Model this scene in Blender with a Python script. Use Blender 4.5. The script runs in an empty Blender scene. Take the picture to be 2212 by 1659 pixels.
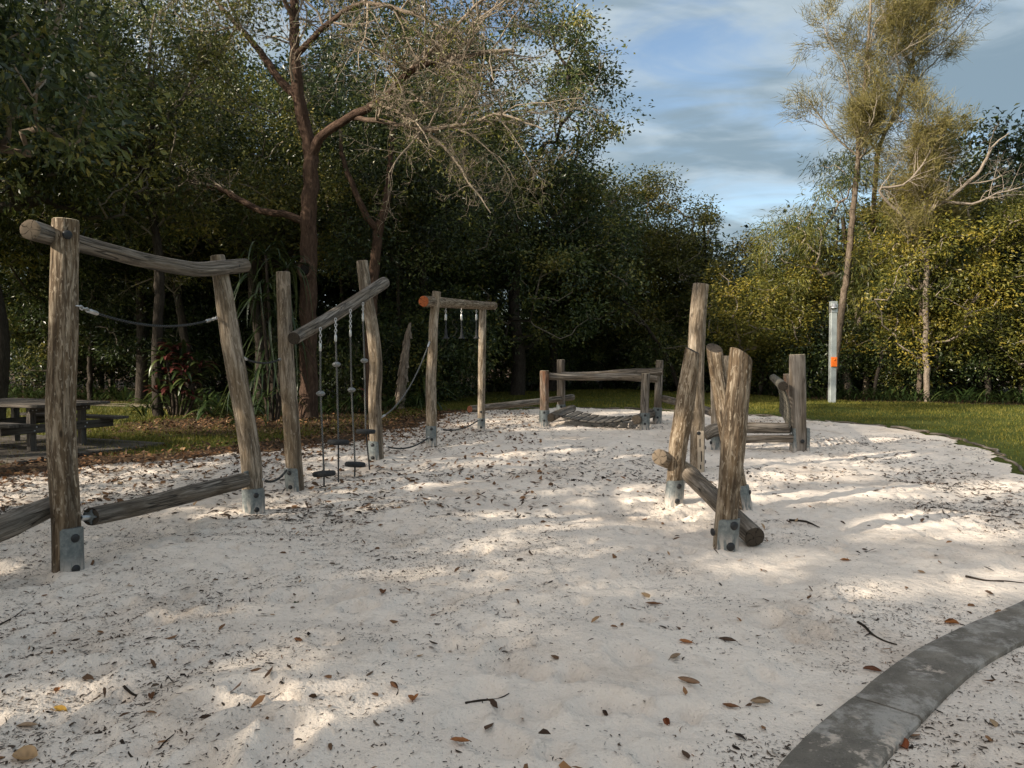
import bpy, math, random
import numpy as np
from mathutils import Vector
R = math.radians
scene = bpy.context.scene
COL = scene.collection

# ------------------------------------------------------------------ camera, sky, sun, exposure
CAM_H, F_PX, CX, CY, HORIZON = 1.55, 1620.0, 1106.0, 829.5, 773.0     # measures of a 2212 x 1659 picture
PITCH = math.atan((CY - HORIZON) / F_PX)
cam = bpy.data.cameras.new('camera')
cam.sensor_width = 36.0; cam.lens = 36.0 * F_PX / 2212.0; cam.clip_start = 0.05; cam.clip_end = 2000
camo = bpy.data.objects.new('camera', cam); COL.objects.link(camo)
camo.location = (0, 0, CAM_H); camo.rotation_euler = (math.pi / 2 - PITCH, 0, 0)
scene.camera = camo

SUN_EL, SUN_AZ = 27.0, 243.0
world = bpy.data.worlds.new('World'); scene.world = world; world.use_nodes = True
wn = world.node_tree; wl = wn.links
bg = wn.nodes['Background']; bg.inputs[1].default_value = 0.067
sky = wn.nodes.new('ShaderNodeTexSky'); sky.sky_type = 'NISHITA'; sky.sun_disc = False
sky.sun_elevation = R(SUN_EL); sky.sun_rotation = R(SUN_AZ); sky.air_density = 1.1; sky.dust_density = 0.25
tc = wn.nodes.new('ShaderNodeTexCoord')
sx = wn.nodes.new('ShaderNodeSeparateXYZ'); wl.new(tc.outputs['Generated'], sx.inputs[0])
den = wn.nodes.new('ShaderNodeMath'); den.operation = 'ADD'; wl.new(sx.outputs[2], den.inputs[0]); den.inputs[1].default_value = 0.22
dmx = wn.nodes.new('ShaderNodeMath'); dmx.operation = 'MAXIMUM'; wl.new(den.outputs[0], dmx.inputs[0]); dmx.inputs[1].default_value = 0.05
px = wn.nodes.new('ShaderNodeMath'); px.operation = 'DIVIDE'; wl.new(sx.outputs[0], px.inputs[0]); wl.new(dmx.outputs[0], px.inputs[1])
py = wn.nodes.new('ShaderNodeMath'); py.operation = 'DIVIDE'; wl.new(sx.outputs[1], py.inputs[0]); wl.new(dmx.outputs[0], py.inputs[1])
cb = wn.nodes.new('ShaderNodeCombineXYZ'); wl.new(px.outputs[0], cb.inputs[0]); wl.new(py.outputs[0], cb.inputs[1])
def w_noise(scale, rot, sc, detail, dist, lo, hi, off=0):
    m = wn.nodes.new('ShaderNodeMapping'); wl.new(cb.outputs[0], m.inputs[0])
    m.inputs['Rotation'].default_value = (0, 0, R(rot)); m.inputs['Scale'].default_value = sc; m.inputs['Location'].default_value = (off, off * .7, 0)
    n = wn.nodes.new('ShaderNodeTexNoise'); wl.new(m.outputs[0], n.inputs['Vector'])
    n.inputs['Scale'].default_value = scale; n.inputs['Detail'].default_value = detail; n.inputs['Distortion'].default_value = dist; n.inputs['Roughness'].default_value = .52
    r = wn.nodes.new('ShaderNodeMapRange'); r.interpolation_type = 'SMOOTHSTEP'; wl.new(n.outputs[0], r.inputs[0])
    r.inputs[1].default_value = lo; r.inputs[2].default_value = hi
    return r.outputs[0]
c_cov = w_noise(2.0, 24, (1.0, 1.6, 1), 10, .6, .34, .54, 3.1)
c_lit = w_noise(3.0, 24, (.85, 1.5, 1), 10, .6, .40, .66, 11.3)
def w_mix(fac, a, b):
    m = wn.nodes.new('ShaderNodeMix'); m.data_type = 'RGBA'
    for sock, v in ((m.inputs[0], fac), (m.inputs[6], a), (m.inputs[7], b)):
        if isinstance(v, (int, float)): sock.default_value = v
        elif isinstance(v, tuple): sock.default_value = (*v, 1)
        else: wl.new(v, sock)
    return m.outputs[2]
# thin cloud is lit from behind: brighter towards the sun (forward scattering), the same law over the whole dome
SUN = Vector((math.sin(R(SUN_AZ)) * math.cos(R(SUN_EL)), math.cos(R(SUN_AZ)) * math.cos(R(SUN_EL)), math.sin(R(SUN_EL))))
nv = wn.nodes.new('ShaderNodeVectorMath'); nv.operation = 'NORMALIZE'; wl.new(tc.outputs['Generated'], nv.inputs[0])
dt = wn.nodes.new('ShaderNodeVectorMath'); dt.operation = 'DOT_PRODUCT'; wl.new(nv.outputs[0], dt.inputs[0]); dt.inputs[1].default_value = SUN
def w_math(op, x, y):
    m = wn.nodes.new('ShaderNodeMath'); m.operation = op
    for s_, v_ in zip(m.inputs, (x, y)):
        if isinstance(v_, (int, float)): s_.default_value = v_
        else: wl.new(v_, s_)
    return m.outputs[0]
phase = w_math('MULTIPLY', w_math('POWER', w_math('SUBTRACT', 1.25, dt.outputs['Value']), -1.0), 1.71)
wr = wn.nodes.new('ShaderNodeMapRange'); wr.interpolation_type = 'SMOOTHSTEP'; wl.new(phase, wr.inputs[0]); wr.inputs[1].default_value = .75; wr.inputs[2].default_value = 2.4
def w_tint(col):
    lum = .25 * col[0] + .65 * col[1] + .10 * col[2]; m = wn.nodes.new('ShaderNodeMix'); m.data_type = 'RGBA'; m.blend_type = 'MULTIPLY'; m.inputs[0].default_value = 1.0
    wl.new(phase, m.inputs[6]); wl.new(w_mix(wr.outputs[0], col, (lum * 1.05, lum * 1.0, lum * .94)), m.inputs[7]); return m.outputs[2]
cloud = w_mix(c_lit, w_tint((1.55, 2.15, 2.58)), w_tint((3.05, 3.65, 4.02)))
covm = wn.nodes.new('ShaderNodeMath'); covm.operation = 'MULTIPLY'; wl.new(c_cov, covm.inputs[0]); covm.inputs[1].default_value = .90
wl.new(w_mix(covm.outputs[0], sky.outputs[0], cloud), bg.inputs[0])

sun = bpy.data.lights.new('sun', 'SUN'); sun.energy = 3.2; sun.angle = R(0.8); sun.color = (1.0, 0.89, 0.74)
suno = bpy.data.objects.new('sun', sun); COL.objects.link(suno)
SUN = Vector((math.sin(R(SUN_AZ)) * math.cos(R(SUN_EL)), math.cos(R(SUN_AZ)) * math.cos(R(SUN_EL)), math.sin(R(SUN_EL))))
suno.rotation_euler = SUN.to_track_quat('Z', 'Y').to_euler(); suno.location = SUN * 60
vs = scene.view_settings; vs.view_transform = 'Standard'; vs.look = 'None'; vs.gamma = 1.0; vs.exposure = 1.36; vs.use_curve_mapping = False
scene.render.engine = 'CYCLES'
scene.cycles.use_denoising = True
scene.cycles.max_bounces = 6; scene.cycles.transparent_max_bounces = 6; scene.cycles.sample_clamp_indirect = 6

# ------------------------------------------------------------------ helpers: picture measures to places
_cp, _sp = math.cos(PITCH), math.sin(PITCH)
def ray(u, v):
    a, b = (u - CX) / F_PX, (CY - v) / F_PX
    return np.array([a, _cp + b * _sp, -_sp + b * _cp])
def P(u, v, d):
    r = ray(u, v); k = d / r[1]
    return np.array([r[0] * k, d, CAM_H + r[2] * k])
def G(u, v, z=0.0):
    r = ray(u, v); k = (z - CAM_H) / r[2]
    return np.array([r[0] * k, r[1] * k, z])

# ------------------------------------------------------------------ helpers: noise
def _hash(ix, iy, seed):
    h = (ix.astype(np.int64) * 374761393 + iy.astype(np.int64) * 668265263 + seed * 974634777) & 0xffffffff
    h = ((h ^ (h >> 13)) * 1274126177) & 0xffffffff
    return ((h ^ (h >> 16)) & 0xffff) / 65535.0
def vnoise(x, y, seed=0):
    x = np.asarray(x, float); y = np.asarray(y, float)
    ix, iy = np.floor(x), np.floor(y); fx, fy = x - ix, y - iy
    fx = fx * fx * (3 - 2 * fx); fy = fy * fy * (3 - 2 * fy)
    a, b = _hash(ix, iy, seed), _hash(ix + 1, iy, seed); c, d = _hash(ix, iy + 1, seed), _hash(ix + 1, iy + 1, seed)
    return (a * (1 - fx) + b * fx) * (1 - fy) + (c * (1 - fx) + d * fx) * fy
def fbm(x, y, seed=0, o=3):
    s, t, k = 0, 0, 1.0
    for i in range(o):
        s = s + k * vnoise(x * 2 ** i, y * 2 ** i, seed + i * 17); t += k; k *= .5
    return s / t

# ------------------------------------------------------------------ helpers: materials
MATS = {}
class NT:
    def __init__(s, name):
        s.m = bpy.data.materials.new(name); s.m.use_nodes = True; s.t = s.m.node_tree; s.n = s.t.nodes; s.l = s.t.links
        s.b = s.n['Principled BSDF']; s.out = s.n['Material Output']; MATS[name] = s.m
    def put(s, sock, v):
        if hasattr(v, 'is_linked') or hasattr(v, 'links'): s.l.new(v, sock)
        elif isinstance(v, tuple) and len(v) == 3 and sock.type == 'RGBA': sock.default_value = (*v, 1)
        else: sock.default_value = v
    def attr(s, name, out='Vector'):
        a = s.n.new('ShaderNodeAttribute'); a.attribute_name = name; return a.outputs[out]
    def obj(s): return s.n.new('ShaderNodeTexCoord').outputs['Object']
    def pos(s): return s.n.new('ShaderNodeNewGeometry').outputs['Position']
    def rnd(s): return s.n.new('ShaderNodeObjectInfo').outputs['Random']
    def map(s, vec, sc, loc=(0, 0, 0), rot=(0, 0, 0)):
        m = s.n.new('ShaderNodeMapping'); s.put(m.inputs[0], vec); m.inputs['Scale'].default_value = sc; m.inputs['Location'].default_value = loc; m.inputs['Rotation'].default_value = rot
        return m.outputs[0]
    def shift(s, vec, k=37.0):
        c = s.n.new('ShaderNodeCombineXYZ'); r = s.math('MULTIPLY', s.rnd(), k)
        for i in range(3): s.l.new(r, c.inputs[i])
        a = s.n.new('ShaderNodeVectorMath'); a.operation = 'ADD'; s.put(a.inputs[0], vec); s.l.new(c.outputs[0], a.inputs[1]); return a.outputs[0]
    def noise(s, vec, scale=1.0, detail=4, rough=.55, dist=0.0):
        n = s.n.new('ShaderNodeTexNoise'); s.put(n.inputs['Vector'], vec)
        n.inputs['Scale'].default_value = scale; n.inputs['Detail'].default_value = detail; n.inputs['Roughness'].default_value = rough; n.inputs['Distortion'].default_value = dist
        return n.outputs[0]
    def vor(s, vec, scale, out='Distance'):
        n = s.n.new('ShaderNodeTexVoronoi'); s.put(n.inputs['Vector'], vec); n.inputs['Scale'].default_value = scale; return n.outputs[out]
    def ramp(s, fac, stops, interp='LINEAR'):
        r = s.n.new('ShaderNodeValToRGB'); s.put(r.inputs[0], fac); e = r.color_ramp.elements; r.color_ramp.interpolation = interp
        while len(e) < len(stops): e.new(.5)
        for k, (p, c) in zip(e, stops): k.position = p; k.color = (*c, 1) if isinstance(c, tuple) else (c, c, c, 1)
        return r.outputs[0]
    def math(s, op, a, b=0.0, clamp=False):
        m = s.n.new('ShaderNodeMath'); m.operation = op; m.use_clamp = clamp; s.put(m.inputs[0], a); s.put(m.inputs[1], b); return m.outputs[0]
    def rng(s, v, a, b, c=0.0, d=1.0):
        m = s.n.new('ShaderNodeMapRange'); m.interpolation_type = 'SMOOTHSTEP'; s.put(m.inputs[0], v)
        for i, x in enumerate((a, b, c, d)): m.inputs[i + 1].default_value = x
        return m.outputs[0]
    def mix(s, fac, a, b, blend='MIX'):
        m = s.n.new('ShaderNodeMix'); m.data_type = 'RGBA'; m.blend_type = blend
        s.put(m.inputs[0], fac); s.put(m.inputs[6], a); s.put(m.inputs[7], b); return m.outputs[2]
    def bump(s, h, dist=.01, strength=1.0, normal=None):
        b = s.n.new('ShaderNodeBump'); b.inputs['Distance'].default_value = dist; b.inputs['Strength'].default_value = strength
        s.put(b.inputs['Height'], h)
        if normal is not None: s.l.new(normal, b.inputs['Normal'])
        return b.outputs[0]
    def fin(s, col, rough=.7, spec=.3, metal=0.0, normal=None):
        s.put(s.b.inputs['Base Color'], col); s.put(s.b.inputs['Roughness'], rough); s.put(s.b.inputs['Specular IOR Level'], spec); s.put(s.b.inputs['Metallic'], metal)
        if normal is not None: s.l.new(normal, s.b.inputs['Normal'])
        return s.m
    def translucent(s, col, fac):
        t = s.n.new('ShaderNodeBsdfTranslucent'); s.put(t.inputs[0], col); m = s.n.new('ShaderNodeMixShader'); m.inputs[0].default_value = fac
        s.l.new(s.b.outputs[0], m.inputs[1]); s.l.new(t.outputs[0], m.inputs[2]); s.l.new(m.outputs[0], s.out.inputs[0])

def wood(name, dark, mid, pale, warm, fleck=.5, crack=.5, stretch=1.0):
    n = NT(name); g = n.shift(n.attr('gc'))
    a = n.noise(n.map(g, (30, 30, 4.2 * stretch)), 1, 7, .66, .9)
    b = n.noise(n.map(g, (80, 80, 13 * stretch)), 1, 4, .6)
    p = n.noise(n.map(g, (6, 6, 1.6)), 1, 3, .5)
    f = n.noise(n.map(g, (52, 52, 15), (5, 1, 2)), 1, 4, .6, .6)
    c = n.ramp(a, [(.30, dark), (.47, mid), (.66, pale)])
    c = n.mix(n.rng(p, .40, .68, 0, .62), c, n.ramp(a, [(.28, tuple(x * .45 for x in warm)), (.6, warm)]))
    fl = n.rng(f, .60 - .06 * fleck, .68 - .05 * fleck, 0, .75 * fleck)
    c = n.mix(fl, c, pale)
    st = n.noise(n.map(g, (9, 9, .9), (2, 7, 4)), 1, 4, .6, .5)
    c = n.mix(n.rng(st, .52, .66, 0, .62), c, tuple(x * .8 for x in dark))
    dk = n.rng(b, .36, .22, 0, .75)
    c = n.mix(dk, c, tuple(x * .35 for x in dark))
    cr = n.noise(n.map(g, (17, 17, .55), (9, 3, 1)), 1, 2, .4, .25)
    crm = n.rng(n.math('ABSOLUTE', n.math('SUBTRACT', cr, .5)), .0, .016, crack, 0)
    c = n.mix(crm, c, (.012, .010, .008))
    kn = n.rng(n.vor(n.map(g, (6.5, 6.5, 2.6), (1, 4, 2)), 1), .10, .04, 0, .8)
    c = n.mix(kn, c, tuple(x * .5 for x in dark))
    c = n.mix(n.math('MULTIPLY', n.rnd(), .38), c, n.mix(1.0, c, (.62, .58, .55), 'MULTIPLY'))
    h = n.math('ADD', n.math('MULTIPLY', a, .8), n.math('ADD', n.math('MULTIPLY', b, .35), n.math('MULTIPLY', crm, -1.3)))
    h = n.math('ADD', h, n.math('MULTIPLY', fl, .35))
    return n.fin(c, .82, .22, 0, n.bump(h, .010, .95))
wood('wood_post', (.060, .045, .031), (.205, .162, .115), (.46, .39, .305), (.235, .165, .095), .75, .45)
wood('wood_post_bark', (.040, .027, .017), (.145, .104, .066), (.46, .38, .28), (.175, .115, .060), 1.0, .40)
wood('wood_grey', (.030, .025, .020), (.135, .116, .094), (.36, .318, .268), (.17, .128, .085), .30, .8, .45)
wood('wood_sawn', (.085, .072, .058), (.20, .172, .142), (.31, .275, .235), (.22, .165, .11), .1, .35, .5)
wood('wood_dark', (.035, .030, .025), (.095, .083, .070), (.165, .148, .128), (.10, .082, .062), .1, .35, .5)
wood('wood_slat', (.06, .055, .049), (.135, .124, .110), (.20, .188, .17), (.13, .115, .095), .1, .3, .5)
wood('wood_red', (.060, .042, .030), (.20, .145, .10), (.40, .34, .28), (.33, .12, .045), .25, .8)

def end_grain(name, core, ring, dark):
    n = NT(name); g = n.attr('gc'); r = n.attr('val', 'Fac')
    nz = n.noise(n.map(n.shift(g), (30, 30, 30)), 1, 4)
    rings = n.math('SINE', n.math('MULTIPLY', n.math('ADD', r, n.math('MULTIPLY', nz, .12)), 60))
    c = n.mix(n.rng(rings, -1, 1, 0, .5), core, ring)
    sx_ = n.n.new('ShaderNodeSeparateXYZ'); n.put(sx_.inputs[0], g)
    ang = n.math('ARCTAN2', sx_.outputs[1], sx_.outputs[0])
    cr = n.rng(n.math('SINE', n.math('ADD', n.math('MULTIPLY', ang, 5), n.math('MULTIPLY', nz, 6))), .93, 1.0)
    c = n.mix(n.math('MULTIPLY', cr, .85), c, dark)
    c = n.mix(n.rng(nz, .42, .30, 0, .8), c, dark)
    n.fin(c, .85, .2, 0, n.bump(n.math('SUBTRACT', n.math('MULTIPLY', nz, .6), cr), .006, .8))
end_grain('end_grain', (.20, .155, .11), (.12, .09, .06), (.025, .018, .012))
end_grain('end_grain_dark', (.060, .048, .036), (.035, .028, .02), (.008, .006, .005))
end_grain('end_grain_orange', (.36, .105, .036), (.24, .062, .02), (.07, .02, .01))
end_grain('end_grain_red', (.17, .065, .035), (.11, .04, .02), (.03, .012, .008))
end_grain('end_grain_pale', (.42, .35, .24), (.30, .24, .16), (.07, .05, .03))

n = NT('sand'); p = n.pos()
lg = n.noise(p, 1.1, 3); fine = n.noise(p, 55, 5, .65); mid_ = n.noise(p, 9, 4, .6); gr = n.noise(p, 260, 2, .7)
c = n.ramp(lg, [(.32, (.735, .645, .550)), (.68, (.82, .725, .62))])
c = n.mix(n.rng(mid_, .56, .74, 0, .45), c, (.50, .415, .335))
c = n.mix(n.rng(fine, .60, .70, 0, .55), c, (.30, .245, .20))
dirt = n.noise(p, .8, 6, .62, .3)
c = n.mix(n.rng(dirt, .50, .68, 0, .55), c, n.mix(n.rng(fine, .4, .6), (.56, .455, .36), (.40, .315, .24)))
spk = n.vor(p, 34); spm = n.rng(n.noise(p, 3.3, 3), .42, .62)
spd = n.math('MULTIPLY', n.rng(spk, .15, .09), spm)
c = n.mix(n.math('MULTIPLY', spd, .8), c, (.10, .075, .055))
c = n.mix(n.rng(gr, .35, .7, .0, .14), c, (.90, .80, .69))
hh = n.math('ADD', n.math('MULTIPLY', mid_, 1.0), n.math('MULTIPLY', fine, .28))
n.fin(c, .95, .12, 0, n.bump(gr, .003, .6, n.bump(hh, .034, .95)))

n = NT('lawn'); p = n.pos(); cov = n.attr('val', 'Fac')
a = n.noise(p, .7, 4); b = n.noise(p, 16, 4, .7)
c = n.ramp(b, [(.3, (.028, .038, .008)), (.55, (.062, .078, .015)), (.75, (.12, .13, .03))])
c = n.mix(n.rng(a, .45, .7, 0, .5), c, (.10, .105, .028))
so = n.ramp(n.noise(p, 22, 5, .7), [(.3, (.022, .015, .010)), (.55, (.085, .056, .034)), (.72, (.20, .135, .085))])
c = n.mix(n.rng(n.math('ADD', cov, n.math('MULTIPLY', n.math('SUBTRACT', b, .5), .5)), .4, .6), c, so)
n.fin(c, .95, .1, 0, n.bump(b, .04, .8))

n = NT('path_sand'); p = n.pos()
n.fin(n.ramp(n.noise(p, 6, 4), [(.35, (.20, .165, .12)), (.65, (.33, .285, .22))]), .95, .1, 0, n.bump(n.noise(p, 30, 4), .02, .6))

def leafmat(name, stops, rough=.42, spec=.45, tr=.22, hue=.0):
    n = NT(name); v = n.attr('val', 'Fac')
    v = n.math('ADD', v, n.math('MULTIPLY', n.math('SUBTRACT', n.rnd(), .5), .36), True)
    c = n.ramp(v, stops)
    n.fin(c, rough, spec)
    n.translucent(n.mix(.5, c, (.30, .34, .04), 'MULTIPLY') if False else c, tr)
leafmat('leaf_dark', [(.0, (.012, .022, .009)), (.4, (.040, .062, .020)), (.75, (.098, .125, .034)), (.97, (.23, .225, .06)), (1., (.25, .22, .05))], .36, .45, .30)
leafmat('leaf_mid', [(.0, (.018, .028, .009)), (.4, (.064, .082, .021)), (.75, (.145, .152, .036)), (.97, (.27, .24, .05)), (1., (.28, .23, .05))], .38, .42, .30)
leafmat('leaf_olive', [(.0, (.034, .042, .010)), (.4, (.105, .110, .022)), (.75, (.20, .185, .032)), (.97, (.32, .25, .04)), (1., (.33, .26, .04))], .40, .35, .30)
leafmat('needle', [(.0, (.075, .070, .022)), (.5, (.19, .165, .055)), (1., (.36, .29, .11))], .6, .25, .25)
leafmat('strap', [(.0, (.010, .020, .006)), (.5, (.030, .052, .014)), (1., (.085, .105, .030))], .35, .5, .2)
leafmat('strap_red', [(.0, (.030, .009, .009)), (.5, (.062, .016, .015)), (1., (.13, .036, .03))], .4, .45, .2)
leafmat('grass', [(.0, (.038, .046, .009)), (.5, (.115, .120, .018)), (1., (.27, .22, .045))], .6, .25, .3)
leafmat('litter', [(.0, (.022, .014, .010)), (.35, (.060, .036, .022)), (.6, (.13, .070, .036)), (.85, (.26, .13, .055)), (1., (.36, .26, .15))], .75, .2, .05)
leafmat('litter_dark', [(.0, (.020, .015, .012)), (.5, (.065, .048, .036)), (.85, (.13, .09, .06)), (1., (.26, .14, .07))], .85, .15, .0)

def bark(name, a, b, twig):
    n = NT(name); g = n.shift(n.attr('gc')); v = n.attr('val', 'Fac')
    x = n.noise(n.map(g, (22, 22, 4.5)), 1, 7, .7, 1.2); y = n.noise(n.map(g, (4, 4, 1.2)), 1, 3)
    c = n.ramp(x, [(.3, tuple(k * .35 for k in a)), (.5, a), (.7, b)])
    c = n.mix(n.rng(y, .45, .7, 0, .4), c, tuple(k * .6 for k in b))
    c = n.mix(n.rng(v, .25, .85), c, n.ramp(x, [(.3, tuple(k * .6 for k in twig)), (.65, twig)]))
    n.fin(c, .9, .15, 0, n.bump(x, .06, 1.0))
bark('bark_brown', (.075, .046, .032), (.18, .116, .080), (.46, .375, .28))
bark('bark_dark', (.050, .038, .028), (.11, .088, .066), (.20, .17, .13))
bark('bark_forest', (.050, .040, .031), (.105, .088, .070), (.34, .29, .225))
bark('bark_tan', (.14, .105, .075), (.29, .235, .18), (.42, .36, .28))
bark('bark_pale', (.24, .19, .145), (.44, .37, .295), (.42, .35, .28))

def plain(name, col, rough, spec=.4, metal=0.0, nz=20, amt=.25, bmp=.002):
    n = NT(name); p = n.obj(); x = n.noise(p, nz, 4, .6)
    n.fin(n.mix(n.rng(x, .3, .7, 0, 1), tuple(k * (1 - amt) for k in col), tuple(min(1, k * (1 + amt)) for k in col)), n.math('ADD', rough, n.math('MULTIPLY', x, .12)), spec, metal, n.bump(x, bmp, .6))
n = NT('galvanised'); p = n.obj()
x = n.noise(p, 34, 4, .6); vv = n.vor(p, 60); lowz = n.n.new('ShaderNodeSeparateXYZ'); n.put(lowz.inputs[0], n.pos())
c = n.mix(n.rng(x, .3, .7), (.13, .150, .152), (.25, .272, .268)); c = n.mix(n.rng(vv, .1, .5, 0, .35), c, (.12, .14, .145))
dust = n.math('MULTIPLY', n.rng(lowz.outputs[2], .20, .02), n.rng(n.noise(n.map(p, (30, 30, 7)), 1, 3), .38, .58))
c = n.mix(dust, c, (.50, .445, .39))
n.fin(c, n.math('ADD', .38, n.math('MULTIPLY', x, .2)), .4, n.math('MULTIPLY', n.math('SUBTRACT', 1, dust), .55), n.bump(x, .002, .4))
plain('steel', (.55, .55, .54), .35, .5, .85)
plain('black_cap', (.016, .017, .018), .45, .4)
plain('rubber', (.026, .027, .028), .75, .3, 0, 60, .4, .003)
plain('bead', (.20, .205, .20), .25, .5, .3)
plain('concrete_grey', (.20, .19, .17), .9)
plain('pole_paint', (.34, .37, .36), .45, .4, .2, 6, .12, .001)
plain('orange_paint', (.85, .17, .015), .4, .4, 0, 5, .06, .001)
plain('green_paint', (.006, .022, .024), .5, .4, 0, 5, .1, .001)
plain('white_label', (.75, .77, .78), .5)
plain('tan_plate', (.40, .33, .25), .7, .2, 0, 8, .12, .003)
plain('dark_slot', (.014, .012, .010), .8, .2)
def rope(name, a, b):
    n = NT(name); g = n.attr('gc'); s_ = n.n.new('ShaderNodeSeparateXYZ'); n.put(s_.inputs[0], g)
    ang = n.math('ARCTAN2', s_.outputs[1], s_.outputs[0])
    w = n.math('SINE', n.math('ADD', n.math('MULTIPLY', s_.outputs[2], 210), n.math('MULTIPLY', ang, 3)))
    n.fin(n.mix(n.rng(w, -1, 1), a, b), .75, .25, 0, n.bump(w, .004, .8))
rope('rope_black', (.016, .017, .018), (.065, .068, .066)); rope('rope_grey', (.05, .05, .046), (.21, .205, .19)); rope('rope_net', (.03, .028, .024), (.17, .155, .12))
n = NT('concrete'); p = n.pos()
a = n.noise(n.map(p, (1, 1, 1), (0, 0, 0), (0, 0, R(35))), 5, 6, .6); b = n.noise(p, 4.2, 8, .72, .2); gch = n.noise(p, 130, 3, .6)
c = n.ramp(a, [(.3, (.105, .093, .076)), (.55, (.175, .157, .130)), (.75, (.27, .243, .20))])
c = n.mix(n.rng(b, .48, .62, 0, .75), c, (.40, .375, .335)); c = n.mix(n.rng(gch, .58, .70, 0, .5), c, (.26, .25, .23)); c = n.mix(n.rng(gch, .40, .30, 0, .6), c, (.035, .033, .03))
c = n.mix(n.math('MULTIPLY', n.rng(n.noise(p, 9, 6, .7), .54, .64), n.rng(n.noise(p, 1.7, 3), .42, .62)), c, (.52, .44, .36))
n.fin(c, .9, .2, 0, n.bump(n.math('ADD', gch, n.math('MULTIPLY', b, .5)), .004, .7))
def MT(*names): return [MATS[x] for x in names]

# ------------------------------------------------------------------ helpers: meshes
class MB:
    def __init__(s): s.v = []; s.q = []; s.t = []; s.qm = []; s.tm = []; s.gc = []; s.val = []; s.n = 0
    def add(s, v, quads=None, tris=None, gc=None, val=None, mat=0):
        v = np.asarray(v, float).reshape(-1, 3); k = len(v)
        s.v.append(v); s.gc.append(v if gc is None else gc); s.val.append(np.zeros(k) if val is None else np.broadcast_to(np.asarray(val, float), (k,)))
        if quads is not None and len(quads): q = np.asarray(quads, np.int64).reshape(-1, 4) + s.n; s.q.append(q); s.qm.append(np.full(len(q), mat))
        if tris is not None and len(tris): t = np.asarray(tris, np.int64).reshape(-1, 3) + s.n; s.t.append(t); s.tm.append(np.full(len(t), mat))
        s.n += k; return s
    def mesh(s, name, mats, smooth=True):
        me = bpy.data.meshes.new(name)
        v = np.concatenate(s.v); q = np.concatenate(s.q) if s.q else np.zeros((0, 4), int); t = np.concatenate(s.t) if s.t else np.zeros((0, 3), int)
        me.vertices.add(len(v)); me.vertices.foreach_set('co', v.astype(np.float32).ravel())
        nl = len(q) * 4 + len(t) * 3; me.loops.add(nl); me.loops.foreach_set('vertex_index', np.concatenate([q.ravel(), t.ravel()]).astype(np.int32))
        npoly = len(q) + len(t); me.polygons.add(npoly)
        st = np.concatenate([np.arange(len(q)) * 4, len(q) * 4 + np.arange(len(t)) * 3]); me.polygons.foreach_set('loop_start', st.astype(np.int32))
        mi = np.concatenate([*(s.qm or [np.zeros(0)]), *(s.tm or [np.zeros(0)])]).astype(np.int32); me.polygons.foreach_set('material_index', mi)
        me.polygons.foreach_set('use_smooth', np.full(npoly, smooth))
        for m in mats: me.materials.append(m)
        a = me.attributes.new('gc', 'FLOAT_VECTOR', 'POINT'); a.data.foreach_set('vector', np.concatenate(s.gc).astype(np.float32).ravel())
        a = me.attributes.new('val', 'FLOAT', 'POINT'); a.data.foreach_set('value', np.concatenate(s.val).astype(np.float32))
        me.update(calc_edges=True); return me
def tag(o, label=None, cat=None, group=None, kind=None):
    if label: o['label'] = label
    if cat: o['category'] = cat
    if group: o['group'] = group
    if kind: o['kind'] = kind
    return o
def link(name, data, parent=None, loc=None):
    o = bpy.data.objects.new(name, data); COL.objects.link(o)
    if parent is not None:
        o.parent = parent; top = parent
        off = Vector((0, 0, 0))
        while top is not None: off += top.location; top = top.parent
        o.location = (Vector(loc) if loc is not None else Vector((0, 0, 0))) - off
    elif loc is not None: o.location = loc
    return o
def part(name, mb, mats, parent=None, smooth=True): return link(name, mb.mesh(name, mats, smooth), parent)
def thing(name, label, cat, loc, group=None): return tag(link(name, None, None, tuple(float(x) for x in loc)), label, cat, group)
def structure(o): o['kind'] = 'structure'; return o
def stuff(o, label=None, cat=None): return tag(o, label, cat, None, 'stuff')

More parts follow.
